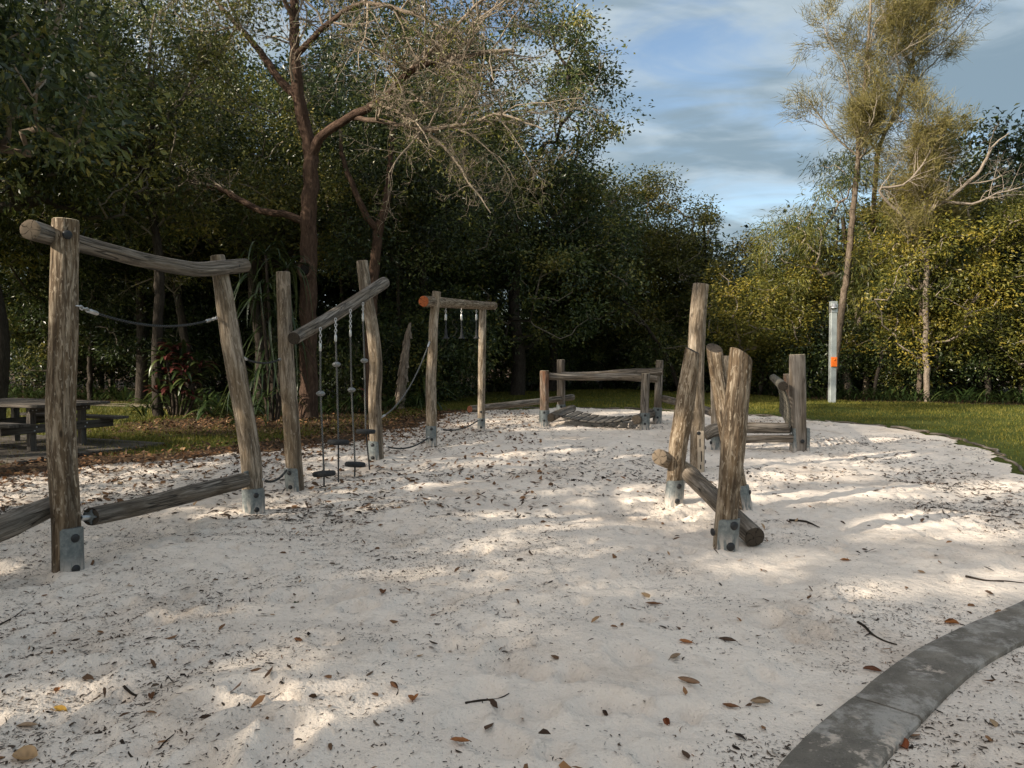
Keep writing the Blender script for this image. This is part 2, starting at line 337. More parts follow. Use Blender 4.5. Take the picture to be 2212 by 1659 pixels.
def nrm(a): return a / np.maximum(np.linalg.norm(a, axis=-1, keepdims=True), 1e-9)
def frames(path):
    t = nrm(np.gradient(path, axis=0)); ref = np.array([1., 0, 0]) if abs(t[0][0]) < .8 else np.array([0, 1., 0])
    u = nrm(np.cross(t[0], ref)); U = [u]
    for i in range(1, len(path)):
        u = U[-1] - t[i] * np.dot(U[-1], t[i]); U.append(nrm(u))
    U = np.array(U); return t, U, np.cross(t, U)
def tube(mb, path, rad, sides=8, val=None, cap=False, mat=0, rmod=None, capmat=None, capcut=None):
    path = np.asarray(path, float); n = len(path); rad = np.broadcast_to(np.asarray(rad, float), (n,))
    t, U, V = frames(path); th = np.linspace(0, 2 * np.pi, sides, endpoint=False)
    rr = rad[:, None] * (np.ones((n, sides)) if rmod is None else rmod)
    s = np.concatenate([[0], np.cumsum(np.linalg.norm(np.diff(path, axis=0), axis=1))])
    v = path[:, None] + (U[:, None] * np.cos(th)[None, :, None] + V[:, None] * np.sin(th)[None, :, None]) * rr[..., None]
    if capcut is not None: v[-1] += t[-1][None] * ((np.cos(th - capcut[0]) * capcut[1])[:, None])
    gc = np.stack([np.cos(th)[None] * rad[:, None], np.sin(th)[None] * rad[:, None], np.repeat(s[:, None], sides, 1)], -1)
    i = np.arange(n - 1)[:, None] * sides; j = np.arange(sides)[None]; k = (j + 1) % sides
    q = np.stack([i + j, i + k, i + sides + k, i + sides + j], -1).reshape(-1, 4)
    vv = None if val is None else np.repeat(np.broadcast_to(np.asarray(val, float), (n,)), sides)
    mb.add(v.reshape(-1, 3), q, None, gc.reshape(-1, 3), vv, mat)
    if cap:
        for e, sg in ((0, 1), (-1, -1)):
            ring = v[e]; cen = ring.mean(0); rings = [ring, cen + (ring - cen) * .93 - sg * t[e] * rad[e] * .05, cen + (ring - cen) * .55 - sg * t[e] * rad[e] * .02]
            vv_ = np.concatenate(rings + [cen[None] - sg * t[e][None] * rad[e] * .04]); g2 = np.stack([np.cos(th), np.sin(th), 0 * th], -1)
            gg = np.concatenate([g2 * rad[e], g2 * rad[e] * .93, g2 * rad[e] * .55, [[0, 0, 0]]])
            val_ = np.concatenate([np.full(sides, 1.), np.full(sides, .93), np.full(sides, .55), [0]])
            qs = []; ts = []
            for r_ in range(2):
                for a in range(sides):
                    b = (a + 1) % sides; f = [r_ * sides + a, r_ * sides + b, (r_ + 1) * sides + b, (r_ + 1) * sides + a]; qs.append(f if sg < 0 else f[::-1])
            for a in range(sides):
                b = (a + 1) % sides; f = [2 * sides + a, 2 * sides + b, 3 * sides]; ts.append(f if sg < 0 else f[::-1])
            mb.add(vv_, qs, ts, gg, val_, mat if capmat is None else (capmat[0] if e == 0 else capmat[1]))
    return mb
def smooth_path(pts, step):
    pts = np.asarray(pts, float); seg = np.linalg.norm(np.diff(pts[:, :3], axis=0), axis=1); out = []
    ext = np.vstack([2 * pts[0] - pts[1], pts, 2 * pts[-1] - pts[-2]])
    for i in range(len(pts) - 1):
        k = max(2, int(math.ceil(seg[i] / step))); p0, p1, p2, p3 = ext[i:i + 4]
        for a in np.arange(k) / k:
            out.append(.5 * ((2 * p1) + (-p0 + p2) * a + (2 * p0 - 5 * p1 + 4 * p2 - p3) * a * a + (-p0 + 3 * p1 - 3 * p2 + p3) * a ** 3))
    out.append(pts[-1]); return np.array(out)
def log_mesh(name, pts, mats, seed, step=.05, sides=36, rough=.035, cracks=3, capcut=None, capm=(1, 1), flat=0.0):
    """pts rows x, y, z, radius"""
    rg = np.random.RandomState(seed); pp = smooth_path(pts, step); path, rad = pp[:, :3], pp[:, 3] * .95
    n = len(path); th = np.linspace(0, 2 * np.pi, sides, endpoint=False); s = np.arange(n) * step
    m = np.ones((n, sides))
    for k in range(1, 5):
        m += rough * (1.1 / k ** .7) * np.sin(k * th[None] + rg.rand() * 6 + (fbm(s * .9, s * 0 + k * 3.3, seed + k)[:, None] - .5) * 5) * (fbm(s * .7, s * 0 + k, seed + 40 + k)[:, None] * 1.4)
    m += rough * .9 * (vnoise(s[:, None] * 5 + 0 * th[None], np.cos(th)[None] * 2.2 + 0 * s[:, None] + seed, seed) - .5)
    m += rough * 1.2 * (vnoise(s[:, None] * 1.3 + 0 * th[None], np.arange(sides)[None] * 1.0 + 0 * s[:, None], seed + 5) - .5)
    for c in range(cracks):
        a0 = rg.randint(sides); s0, s1 = sorted(rg.rand(2) * s[-1] * 1.1); s1 = max(s1, s0 + .35 * s[-1])
        for i in range(n):
            if s0 < s[i] < s1:
                a = int(a0 + 1.6 * (fbm(np.array(s[i] * .8), np.array(c * 3.), seed + c) - .5) * 3) % sides
                m[i, a] -= .11 * math.sin(math.pi * (s[i] - s0) / (s1 - s0)) ** .5
    m[0] *= .975; m[-1] *= .975
    if flat:
        for a in range(sides): m[:, a] *= 1 - flat + flat / max(abs(math.cos(th[a])), abs(math.sin(th[a])))
    mb = MB(); tube(mb, path, rad, sides, 0.0, True, 0, m, capm, capcut); return mb.mesh(name, mats)
def box(mb, c, sx_, sy_, sz_, X=(1, 0, 0), Y=(0, 1, 0), Z=(0, 0, 1), bev=.004, mat=0, val=None):
    c, X, Y, Z = (np.asarray(k, float) for k in (c, X, Y, Z)); h = np.array([sx_, sy_, sz_]) / 2; b = min(bev, .3 * min(h))
    vs_ = []; gcs = []; idx = {}
    for ax in range(3):
        for s0 in (-1, 1):
            for s1 in (-1, 1):
                for s2 in (-1, 1):
                    l = np.array([s0, s1, s2]) * (h - b); l[ax] += np.array([s0, s1, s2])[ax] * b
                    idx[(ax, s0, s1, s2)] = len(vs_); vs_.append(c + X * l[0] + Y * l[1] + Z * l[2]); o = np.argsort([sx_, sy_, sz_]); gcs.append(l[o])
    q, t = [], []
    for ax in range(3):
        o = [a for a in range(3) if a != ax]
        for sg in (-1, 1):
            f = []
            for a, b_ in ((-1, -1), (1, -1), (1, 1), (-1, 1)):
                k = [0, 0, 0]; k[ax] = sg; k[o[0]] = a; k[o[1]] = b_; f.append(idx[(ax, *k)])
            q.append(f if (sg > 0) == (ax != 1) else f[::-1])
    for a1 in range(3):
        for a2 in range(a1 + 1, 3):
            a3 = 3 - a1 - a2
            for s1 in (-1, 1):
                for s2 in (-1, 1):
                    k = [0, 0, 0]; k[a1] = s1; k[a2] = s2; f = []
                    for ax, e in ((a1, -1), (a1, 1), (a2, 1), (a2, -1)): k[a3] = e; f.append(idx[(ax, *k)])
                    q.append(f)
    for s0 in (-1, 1):
        for s1 in (-1, 1):
            for s2 in (-1, 1): t.append([idx[(0, s0, s1, s2)], idx[(1, s0, s1, s2)], idx[(2, s0, s1, s2)]])
    mb.add(vs_, q, t, np.array(gcs), val, mat); return mb
def disc_mesh(name, prof, mats, sides=16, axis=(0, 0, 1), c=(0, 0, 0)):
    """lathe of (radius, height) rows about an axis"""
    ax = nrm(np.asarray(axis, float)); ref = np.array([1., 0, 0]) if abs(ax[0]) < .8 else np.array([0, 1., 0])
    U = nrm(np.cross(ax, ref)); V = np.cross(ax, U); th = np.linspace(0, 2 * np.pi, sides, endpoint=False); mb = MB(); c = np.asarray(c, float)
    v = np.concatenate([c + ax * h + (U * np.cos(th)[:, None] + V * np.sin(th)[:, None]) * max(r, 1e-4) for r, h in prof])
    q = [[i * sides + j, i * sides + (j + 1) % sides, (i + 1) * sides + (j + 1) % sides, (i + 1) * sides + j] for i in range(len(prof) - 1) for j in range(sides)]
    return mb.add(v, q).mesh(name, mats)

# ------------------------------------------------------------------ the ground
SANDPOLY = np.array([(6.95, 10.2), (7.7, 11.8), (8.35, 13.6), (8.55, 15.5), (8.2, 17.5), (7.45, 19), (6.2, 20.8), (4.2, 22.4), (1.8, 23.3), (-.3, 23.0), (-1.6, 21.6), (-2.2, 18.5), (-2.7, 16.2), (-3.5, 13.9), (-4.3, 12.9), (-5.1, 11.7), (-6.2, 11.0), (-7.0, 9.6), (-8.2, 7), (-8.8, 3), (-7.5, -3), (0, -6), (8, -4.5), (9.5, 1.5), (8.2, 5), (7.2, 8)])
SANDPOLY = smooth_path(np.c_[np.vstack([SANDPOLY, SANDPOLY[:1]]), np.zeros(len(SANDPOLY) + 1)], .9)[:-1, :2]
def sdist(x, y, poly):
    """signed distance to the polygon, positive inside"""
    x = np.asarray(x, float); y = np.asarray(y, float); d = np.full(x.shape, 1e9); ins = np.zeros(x.shape, bool)
    for (ax, ay), (bx, by) in zip(poly, np.roll(poly, -1, 0)):
        ex, ey = bx - ax, by - ay; t = np.clip(((x - ax) * ex + (y - ay) * ey) / (ex * ex + ey * ey + 1e-12), 0, 1)
        d = np.minimum(d, (x - ax - t * ex) ** 2 + (y - ay - t * ey) ** 2)
        with np.errstate(divide='ignore', invalid='ignore'):
            ins ^= ((ay > y) != (by > y)) & (x < (bx - ax) * (y - ay) / (by - ay) + ax)
    return np.where(ins, 1, -1) * np.sqrt(d)
rs = np.random.RandomState(11)
_nd = 2600
DIMP = np.stack([rs.uniform(-9, 9, _nd), 1.0 + 22 * rs.rand(_nd) ** 1.5, rs.uniform(.07, .17, _nd), rs.uniform(.014, .050, _nd), rs.uniform(0, np.pi, _nd), rs.uniform(.5, .9, _nd)], 1)
def edge_wobble(x, y): return (fbm(x * 1.1, y * 1.1, 77, 3) - .5) * .9 + (fbm(x * 4, y * 4, 79, 2) - .5) * .3
def sand_h(x, y, dimples=True):
    x = np.asarray(x, float); y = np.asarray(y, float)
    h = (fbm(x * .55, y * .55, 3, 3) - .5) * .11 + (fbm(x * 2.1, y * 2.1, 5, 3) - .5) * .075 + (fbm(x * 7.5, y * 7.5, 9, 2) - .5) * .030
    if dimples:
        sh = x.shape; xf, yf, hf = x.ravel(), y.ravel(), h.ravel().copy()
        order = np.argsort(yf); ys = yf[order]
        for dx, dy, r, dep, an, el in DIMP:
            lo, hi = np.searchsorted(ys, dy - 2 * r), np.searchsorted(ys, dy + 2 * r); ii = order[lo:hi]
            ii = ii[np.abs(xf[ii] - dx) < 2 * r]
            if not len(ii): continue
            a = (xf[ii] - dx) * math.cos(an) + (yf[ii] - dy) * math.sin(an); b = (-(xf[ii] - dx) * math.sin(an) + (yf[ii] - dy) * math.cos(an)) / el
            q = np.sqrt(a * a + b * b) / r
            hf[ii] += -dep * np.exp(-(q * 1.25) ** 4) + dep * .42 * np.exp(-((q - 1.12) / .2) ** 2)
        h = hf.reshape(sh)
    dk_ = np.full(h.shape, 9.0)
    for kx, ky in KERBLINE: dk_ = np.minimum(dk_, np.hypot(x - kx, y - ky))
    kf = np.clip(1 - (dk_ - .18) / .5, 0, 1); h = h * (1 - .93 * kf) - .010 * kf
    for bx, by, br, bh in MOUNDS: h = h + bh * np.exp(-((x - bx) ** 2 + (y - by) ** 2) / br ** 2)
    return h
KERBLINE = smooth_path(np.array([(.25, .8, 0), (.62, 1.8, 0), (*((G(1675, 1659) + G(1890, 1659)) / 2)[:2], 0), (*((G(1840, 1505) + G(1955, 1550)) / 2)[:2], 0), (*((G(2000, 1390) + G(2100, 1450)) / 2)[:2], 0), (*((G(2212, 1295) + G(2212, 1375)) / 2)[:2], 0), (4.8, 5.6, 0), (6.5, 6.35, 0)]), .12)[:, :2]
MOUNDS = []
for (u, v, r, h) in [(1540, 1095, .45, .05), (1452, 1092, .25, .02), (150, 1255, .25, .03), (1565, 1190, .3, .03), (825, 1000, .3, .03), (640, 1070, .25, .02), (1640, 1000, .8, .03), (620, 1560, .7, .07), (1150, 1330, 1.0, .04), (330, 1200, .6, .03), (1090, 955, 1.2, .04)]:
    g = G(u, v); MOUNDS.append((g[0], g[1], r, h))
def lines(segs):
    out = [segs[0][0]]
    for a, b, st0, st1 in segs:
        x = a
        while x < b - 1e-6:
            f = (x - a) / (b - a); x = min(b, x + st0 + (st1 - st0) * f); out.append(x)
    return np.array(out)
ylin = lines([(-6.5, 1.8, .5, .08), (1.8, 6, .028, .045), (6, 25, .045, .20)])
xlin = lines([(-9.5, -5, .2, .06), (-5, 5, .033, .033), (5, 10, .06, .2)])
X, Y = np.meshgrid(xlin, ylin); SD = sdist(X, Y, SANDPOLY) + edge_wobble(X, Y)
Z = sand_h(X, Y); ed = np.clip(SD / .55, -.6, 1); Z = np.where(ed < 1, Z * np.clip(ed, 0, 1) + .02 * np.clip(ed, 0, 1) - .05 * (1 - np.clip(ed, -.6, 1)), Z + .02)
ny, nx = X.shape; I = np.arange(ny * nx).reshape(ny, nx); keep = (SD > -.25)
q = np.stack([I[:-1, :-1], I[:-1, 1:], I[1:, 1:], I[1:, :-1]], -1).reshape(-1, 4)
q = q[keep.ravel()[q].all(1)]; used = np.unique(q); rem = np.full(ny * nx, -1); rem[used] = np.arange(len(used))
mb = MB().add(np.stack([X.ravel(), Y.ravel(), Z.ravel()], -1)[used], rem[q])
structure(tag(part('sand', mb, MT('sand')), 'pale sand pit strewn with leaf bits'))
def zs(x, y): return float(sand_h(np.array([x]), np.array([y]))[0]) + .02

TREELINE = np.array([(-40, 27.5), (-18, 27.5), (-12.5, 25.5), (-9.2, 20.2), (-6.2, 19.0), (-4.0, 19.8), (-2.8, 23.5), (-1.2, 33), (5, 37), (9, 33.5), (11.5, 27.2), (17, 24.4), (26, 22), (60, 20)])
def beyond(x, y): return y - np.interp(x, TREELINE[:, 0], TREELINE[:, 1])
gx = np.unique(np.concatenate([np.linspace(-700, -40, 12), np.linspace(-40, -14, 40), np.linspace(-14, 14, 170), np.linspace(14, 40, 40), np.linspace(40, 700, 12)]))
gy = np.unique(np.concatenate([np.linspace(-300, -8, 10), np.linspace(-8, 6, 30), np.linspace(6, 40, 200), np.linspace(40, 60, 12), np.linspace(60, 900, 12)]))
X, Y = np.meshgrid(gx, gy); SD = sdist(X, Y, SANDPOLY) + edge_wobble(X, Y)
def lawn_h(x, y, sd_): return -.16 * np.clip((sd_ + .1) / .5, 0, 1) + (fbm(x * .4, y * .4, 31, 3) - .5) * .06 * np.clip((-sd_ - .2) / .6, 0, 1)
Z = lawn_h(X, Y, SD)
litter_band = np.exp(-(np.maximum(-SD, 0) / 1.0) ** 2) * np.clip((-1.0 - X) / 2.5, 0, 1) * 1.1 + .42 * np.exp(-(np.maximum(-SD, 0) / .3) ** 2)
soil_l = np.exp(-(((X + 6.2) / 3.2) ** 2 + ((Y - 17.5) / 2.4) ** 2)) * 1.3  # extra soil and litter cover on the left ground
COVER = np.clip(litter_band + soil_l + np.clip(beyond(X, Y) / 1.2 + .35, 0, 1), 0, 1)
ny, nx = X.shape; I = np.arange(ny * nx).reshape(ny, nx)
q = np.stack([I[:-1, :-1], I[:-1, 1:], I[1:, 1:], I[1:, :-1]], -1).reshape(-1, 4)
mb = MB().add(np.stack([X.ravel(), Y.ravel(), Z.ravel()], -1), q, None, None, COVER.ravel())
structure(tag(part('lawn', mb, MT('lawn')), 'lawn and leaf-strewn ground around the sand pit'))
# the pale path behind the picnic table
pp = smooth_path(np.array([(-34, 24.6, .03), (-20, 25.2, .03), (-13.5, 24.6, .03), (-10, 23.2, .03), (-7.5, 23.6, .03)]), .6)
t, U, V = frames(pp); mb = MB(); sd = nrm(np.cross(t, [0, 0, 1.])); wv = .55 + .25 * fbm(np.arange(len(pp)) * .5, np.arange(len(pp)) * 0., 4)
mb.add(np.concatenate([pp + sd * wv[:, None], pp - sd * wv[:, None]]), [[i, i + 1, len(pp) + i + 1, len(pp) + i] for i in range(len(pp) - 1)])
structure(tag(part('path', mb, MT('path_sand')), 'pale sandy path at the foot of the dark trees'))
# ------------------------------------------------------------------ kerb
kin = smooth_path(np.array([(.05, .9, 0), (.42, 1.9, 0), (*G(1675, 1659, .04)[:2], 0), (*G(1840, 1505, .04)[:2], 0), (*G(2000, 1390, .04)[:2], 0), (*G(2212, 1295, .04)[:2], 0), (4.7, 5.75, 0), (6.4, 6.5, 0), (7.6, 6.8, 0)]), .06)
t_, U_, V_ = frames(kin); side = nrm(np.cross(t_, [0, 0, 1.])); side[:, 2] = 0; side = nrm(side)
kerb = thing('concrete_kerb', 'curved weathered concrete kerb in the near right corner of the sand', 'kerb', (1.5, 3.4, 0))
joints = [0]; jd = np.linalg.norm(kin[:, :2] - G(1840, 1505, .04)[None, :2], axis=1).argmin()
js = sorted({0, max(0, jd - 62), max(0, jd - 31), jd, jd + 48, jd + 90, len(kin) - 1}); js = [j for j in js if j < len(kin)]
for a, b in zip(js[:-1], js[1:]):
    if b - a < 3: continue
    mb = MB(); rows = []; idx_ = np.arange(a, b + 1); cc = kin[idx_].copy(); ss = side[idx_]
    tt = t_[idx_]; cc[0] += tt[0] * .008; cc[-1] -= tt[-1] * .008
    prof = [(0.0, -.15), (0.0, .034), (.010, .044), (.15, .050), (.272, .046), (.285, .034), (.287, -.15)]
    for w, z in prof:
        r_ = cc + ss * w; r_[:, 2] = z + (fbm(r_[:, 0] * 3, r_[:, 1] * 3, 8) - .5) * .012 + (fbm(r_[:, 0] * 16, r_[:, 1] * 16, 18) - .5) * .008; r_[:, :2] += ((fbm(r_[:, 0] * 9, r_[:, 1] * 9, 28) - .5) * .010)[:, None]; rows.append(r_)
    k = len(idx_); v = np.concatenate(rows)
    q = [[i * k + j, i * k + j + 1, (i + 1) * k + j + 1, (i + 1) * k + j] for i in range(len(prof) - 1) for j in range(k - 1)]
    caps = [[i * k for i in range(len(prof))], [i * k + k - 1 for i in range(len(prof))][::-1]]
    tr = [[c_[0], c_[i], c_[i + 1]] for c_ in caps for i in range(1, len(prof) - 1)]
    mb.add(v, q, tr); part('kerb_block', mb, MT('concrete'), kerb, False)

# ------------------------------------------------------------------ logs, posts, plates, bolts
SEED = [100]
def L3(pts): return np.array([(*P(u, v, d), r) for u, v, d, r in pts])
def add_log(name, pts, parent, mats=('wood_grey', 'end_grain'), capm=(1, 1), label=None, **k):
    SEED[0] += 7
    o = link(name, log_mesh(name, pts, MT(*mats), SEED[0], capm=capm, **k), parent)
    if label: o['label'] = label
    return o
BOLT = disc_mesh('bolt', [(.026, 0), (.026, .004), (.020, .009), (.010, .012), (.0, .0125)], MT('black_cap'), 14, (0, 0, 1))
BOLT_S = disc_mesh('bolt', [(.020, 0), (.020, .012), (.012, .017), (.0, .018)], MT('steel'), 10, (0, 0, 1))
def bolt(pos, normal, parent, scale=1.0, mesh=BOLT):
    o = link('bolt', mesh, parent, tuple(float(x) for x in pos)); o.rotation_euler = Vector(normal).to_track_quat('Z', 'Y').to_euler(); o.scale = (scale,) * 3; return o
def at_z(pts, z):
    pts = pts[np.argsort(pts[:, 2])]; return np.array([np.interp(z, pts[:, 2], pts[:, k]) for k in (0, 1, 3)])
def plate(post, pts, az, span, z0, z1, bolts=((0, .1), (0, .28)), thick=.010, bs=1.0, grow=1.06):
    """a galvanised shoe hugging the post; az in degrees, -90 faces the camera"""
    zz = np.linspace(z0, z1, 10); aa = np.linspace(az - span / 2, az + span / 2, 12) * np.pi / 180; o_, i_ = [], []
    for z in zz:
        x, y, r = at_z(pts, z)
        for a in aa:
            zc = z - (.012 if (z == zz[-1] and (a == aa[0] or a == aa[-1])) else 0)
            o_.append((x + math.cos(a) * (r * grow + thick), y + math.sin(a) * (r * grow + thick), zc)); i_.append((x + math.cos(a) * (r * grow - .02), y + math.sin(a) * (r * grow - .02), zc))
    m = len(aa); n_ = len(zz); N = n_ * m; q = []
    for i in range(n_ - 1):
        for j in range(m - 1):
            a = i * m + j; q.append([a, a + 1, a + m + 1, a + m]); q.append([N + a + m, N + a + m + 1, N + a + 1, N + a])
        for j, s in ((0, 1), (m - 1, -1)):
            a = i * m + j; f = [a, a + m, N + a + m, N + a]; q.append(f if s > 0 else f[::-1])
    for j in range(m - 1):
        a = (n_ - 1) * m + j; q.append([a, a + 1, N + a + 1, N + a])
    part('base_plate', MB().add(np.array(o_ + i_), q), MT('galvanised'), post, False)
    for da, z in bolts:
        x, y, r = at_z(pts, z); a = (az + da) * math.pi / 180; rr = r * grow + thick - .001
        bolt((x + math.cos(a) * rr, y + math.sin(a) * rr, z), (math.cos(a), math.sin(a), 0), post, bs)
def post_pts(base, rest, r0, lean=0.0):
    """base (u, v) on the ground; rest rows (u, v, radius); lean = depth change to the top"""
    b = G(*base); d = b[1]; out = []
    for i, (u, v, r) in enumerate(rest): p_ = P(u, v, d + lean * (i + 1) / len(rest)); out.append((*p_, r))
    nxt = np.array(out[0][:3]); below = b + (b - nxt) / np.linalg.norm(b - nxt) * .3
    return np.array([(*below, r0), (*b, r0)] + out)
def add_post(pts, parent, mats=('wood_post', 'end_grain'), label=None, **k): return add_log('post', pts, parent, mats, label=label, **k)

# frame nearest on the left: two posts and a sagging top beam
A = post_pts((146, 1250), [(144, 1130, .094), (137, 1000, .097), (133, 880, .097), (137, 740, .096), (139, 600, .092), (141, 475, .088)], .096)
B = post_pts((547, 1112), [(543, 1010, .104), (534, 940, .102), (519, 849, .098), (500, 740, .098), (486, 650, .090), (476, 590, .078), (470, 553, .072)], .104)
f1 = thing('log_gantry', 'nearest left frame of two rough posts with a sagging grey top beam', 'climbing frame', A[1, :3])
pa = add_post(A, f1, ('wood_post_bark', 'end_grain_pale'), cracks=4); pb = add_post(B, f1, ('wood_post', 'end_grain'))
dA, dB = A[1, 1], B[1, 1]
BM1 = L3([(66, 496, 4.92, .069), (141, 518, dA + .18, .066), (230, 541, 5.85, .064), (330, 566, 6.5, .066), (420, 581, 6.95, .070), (476, 578, dB - .17, .073), (531, 573, 7.52, .070)])
add_log('beam', BM1, f1, ('wood_grey', 'end_grain'))
plate(pa, A, -36, 92, -.1, .37, ((4, .30), (4, .085)), bs=1.15); plate(pb, B, -62, 130, -.1, .27, ((8, .21), (8, .07)), bs=1.0)
x, y, r = at_z(A, 2.39); bolt((x + r * .62, y - r * .74, 2.39), (.64, -.77, 0), pa, 1.2)
e = BM1[-1]; bolt(P(519, 574, 7.40) + np.array([0, -.062, -.01]), (0.2, -1, 0), f1, .8)
# slanted-beam frame
C = post_pts((640, 1068), [(633, 980, .098), (628, 897, .096), (621, 810, .092), (617, 740, .088), (614, 650, .082), (612, 588, .080)], .098)
D = post_pts((815, 1000), [(813, 959, .103), (809, 865, .100), (812, 787, .100), (804, 709, .098), (793, 647, .094), (782, 564, .088)], .104)
f2 = thing('log_gantry', 'frame of two pale posts carrying a steeply slanted grey beam', 'climbing frame', C[1, :3])
pc = add_post(C, f2, ('wood_post', 'end_grain')); pd = add_post(D, f2, ('wood_post', 'end_grain'))
dC, dD = C[1, 1], D[1, 1]
BM2 = L3([(635, 731, dC - .28, .074), (690, 700, 9.0, .080), (750, 663, 9.85, .086), (800, 630, dD - .26, .092), (830, 611, dD + .25, .094)])
add_log('beam', BM2, f2, ('wood_grey', 'end_grain_dark'), rough=.025)
plate(pc, C, -110, 110, -.1, .31, ((6, .26), (6, .10))); plate(pd, D, -120, 110, -.1, .33, ((10, .28), (10, .09)), bs=1.1)
bolt(P(822, 622, dD + .02) + np.array([0, -.1, 0]), (.3, -1, 0), f2, .8)
# far left frame with the orange-ended beam
E_ = post_pts((933, 965), [(931.6, 881, .098), (931, 818, .094), (935, 756, .086), (937, 694, .082), (943.5, 630, .080)], .098)
F_ = post_pts((1039.5, 931.6), [(1040, 860, .080), (1041, 780, .082), (1042, 710, .080), (1042.6, 668, .080)], .080)
f3 = thing('log_gantry', 'far left frame whose level beam shows a fresh orange cut end', 'climbing frame', E_[1, :3])
pe = add_post(E_, f3); pf = add_post(F_, f3)
dE, dF = E_[1, 1], F_[1, 1]
BM3 = L3([(915, 651, dE - .4, .098), (945, 653, dE + .2, .098), (1000, 657, 14.6, .092), (1042, 660, dF - .1, .090), (1067, 661, dF + .5, .090)])
add_log('beam', BM3, f3, ('wood_post_bark', 'end_grain_orange', 'end_grain'), capm=(1, 2), rough=.02)
plate(pe, E_, -95, 110, -.1, .37, ((10, .32), (10, .14))); plate(pf, F_, -85, 120, -.1, .28, ((6, .24), (-4, .09)), bs=1.0)
bolt(P(1039, 889, dF) + np.array([0, -.085, 0]), (0, -1, 0), pf, .9)

# bridge of four short posts
g1 = post_pts((1176, 922), [(1176, 860, .105), (1176, 801, .105)], .105); g2 = post_pts((1212.5, 906), [(1212, 840, .108), (1211.6, 777, .108)], .108)
g3 = post_pts((1392, 929.6), [(1393, 865, .098), (1395, 807, .097)], .098); g4 = post_pts((1419, 914.6), [(1422, 845, .094), (1425, 778.6, .092)], .094)
fb = thing('log_bridge', 'low log bridge with a sagging slatted deck and two grey rails', 'bridge', g1[1, :3])
for g_, m_, lab in ((g1, 'wood_red', 'reddish split post'), (g2, 'wood_grey', None), (g3, 'wood_grey', None), (g4, 'wood_grey', None)):
    o = add_post(g_, fb, (m_, 'end_grain_pale'), lab, cracks=6, flat=.12)
    plate(o, g_, -95, 150, -.1, .38, ((0, .33), (0, .15)))
dg = [g[1, 1] for g in (g1, g2, g3, g4)]
add_log('rail', L3([(1187, 813, dg[0] + .17, .085), (1260, 815, 16.9, .078), (1340, 814, 16.55, .085), (1421, 819, dg[2] + .12, .080)]), fb, ('wood_grey', 'end_grain'), rough=.05, cracks=5)
add_log('rail', L3([(1214, 811, dg[1] - .18, .085), (1290, 808, 18.2, .075), (1360, 803, 17.8, .080), (1431, 802, dg[3] - .17, .085)]), fb, ('wood_grey', 'end_grain'), rough=.05, cracks=5)
CL = L3([(1190, 902, dg[0] - .12, .105), (1212, 891, 17.9, .10), (1237, 882, dg[1] + .25, .10)]); CR = L3([(1375, 907, dg[2] - .12, .105), (1392, 899, 16.9, .10), (1412, 892, dg[3] + .2, .10)])
add_log('cross_log', CL, fb, ('wood_grey', 'end_grain_dark')); add_log('cross_log', CR, fb, ('wood_grey', 'end_grain'))
na, nb = CL[0, :3] + (CL[2, :3] - CL[0, :3]) * .16, CR[0, :3] + (CR[2, :3] - CR[0, :3]) * .14
ma, mb_ = CL[0, :3] + (CL[2, :3] - CL[0, :3]) * .80, CR[0, :3] + (CR[2, :3] - CR[0, :3]) * .78
NS = 10
for i in range(NS):
    f = (i + .5) / NS; sag = np.array([0, 0, -.15 * 4 * f * (1 - f) + .045]); p0 = na + (nb - na) * f + sag; p1 = ma + (mb_ - ma) * f + sag
    Yd = nrm(p1 - p0); df = .01; tang = nrm((nb - na) + np.array([0, 0, -.15 * 4 * (1 - 2 * f)])); Zd = nrm(np.cross(tang, Yd)); Xd = np.cross(Yd, Zd)
    wid = np.linalg.norm(nb - na) / NS * .80
    part('slat', box(MB(), (p0 + p1) / 2, wid, np.linalg.norm(p1 - p0), .028, Xd, Yd, Zd), MT('wood_slat'), fb, False)
for a_, b_ in ((na, nb), (ma, mb_)):
    ff = np.linspace(0, 1, 24); off = nrm(ma - na) * (.12 if a_ is na else -.12)
    part('support_chain', tube(MB(), np.array([a_ + off + (b_ - a_) * f + np.array([0, 0, -.15 * 4 * f * (1 - f) + .015]) for f in ff]), .012, 6), MT('rope_black'), fb)

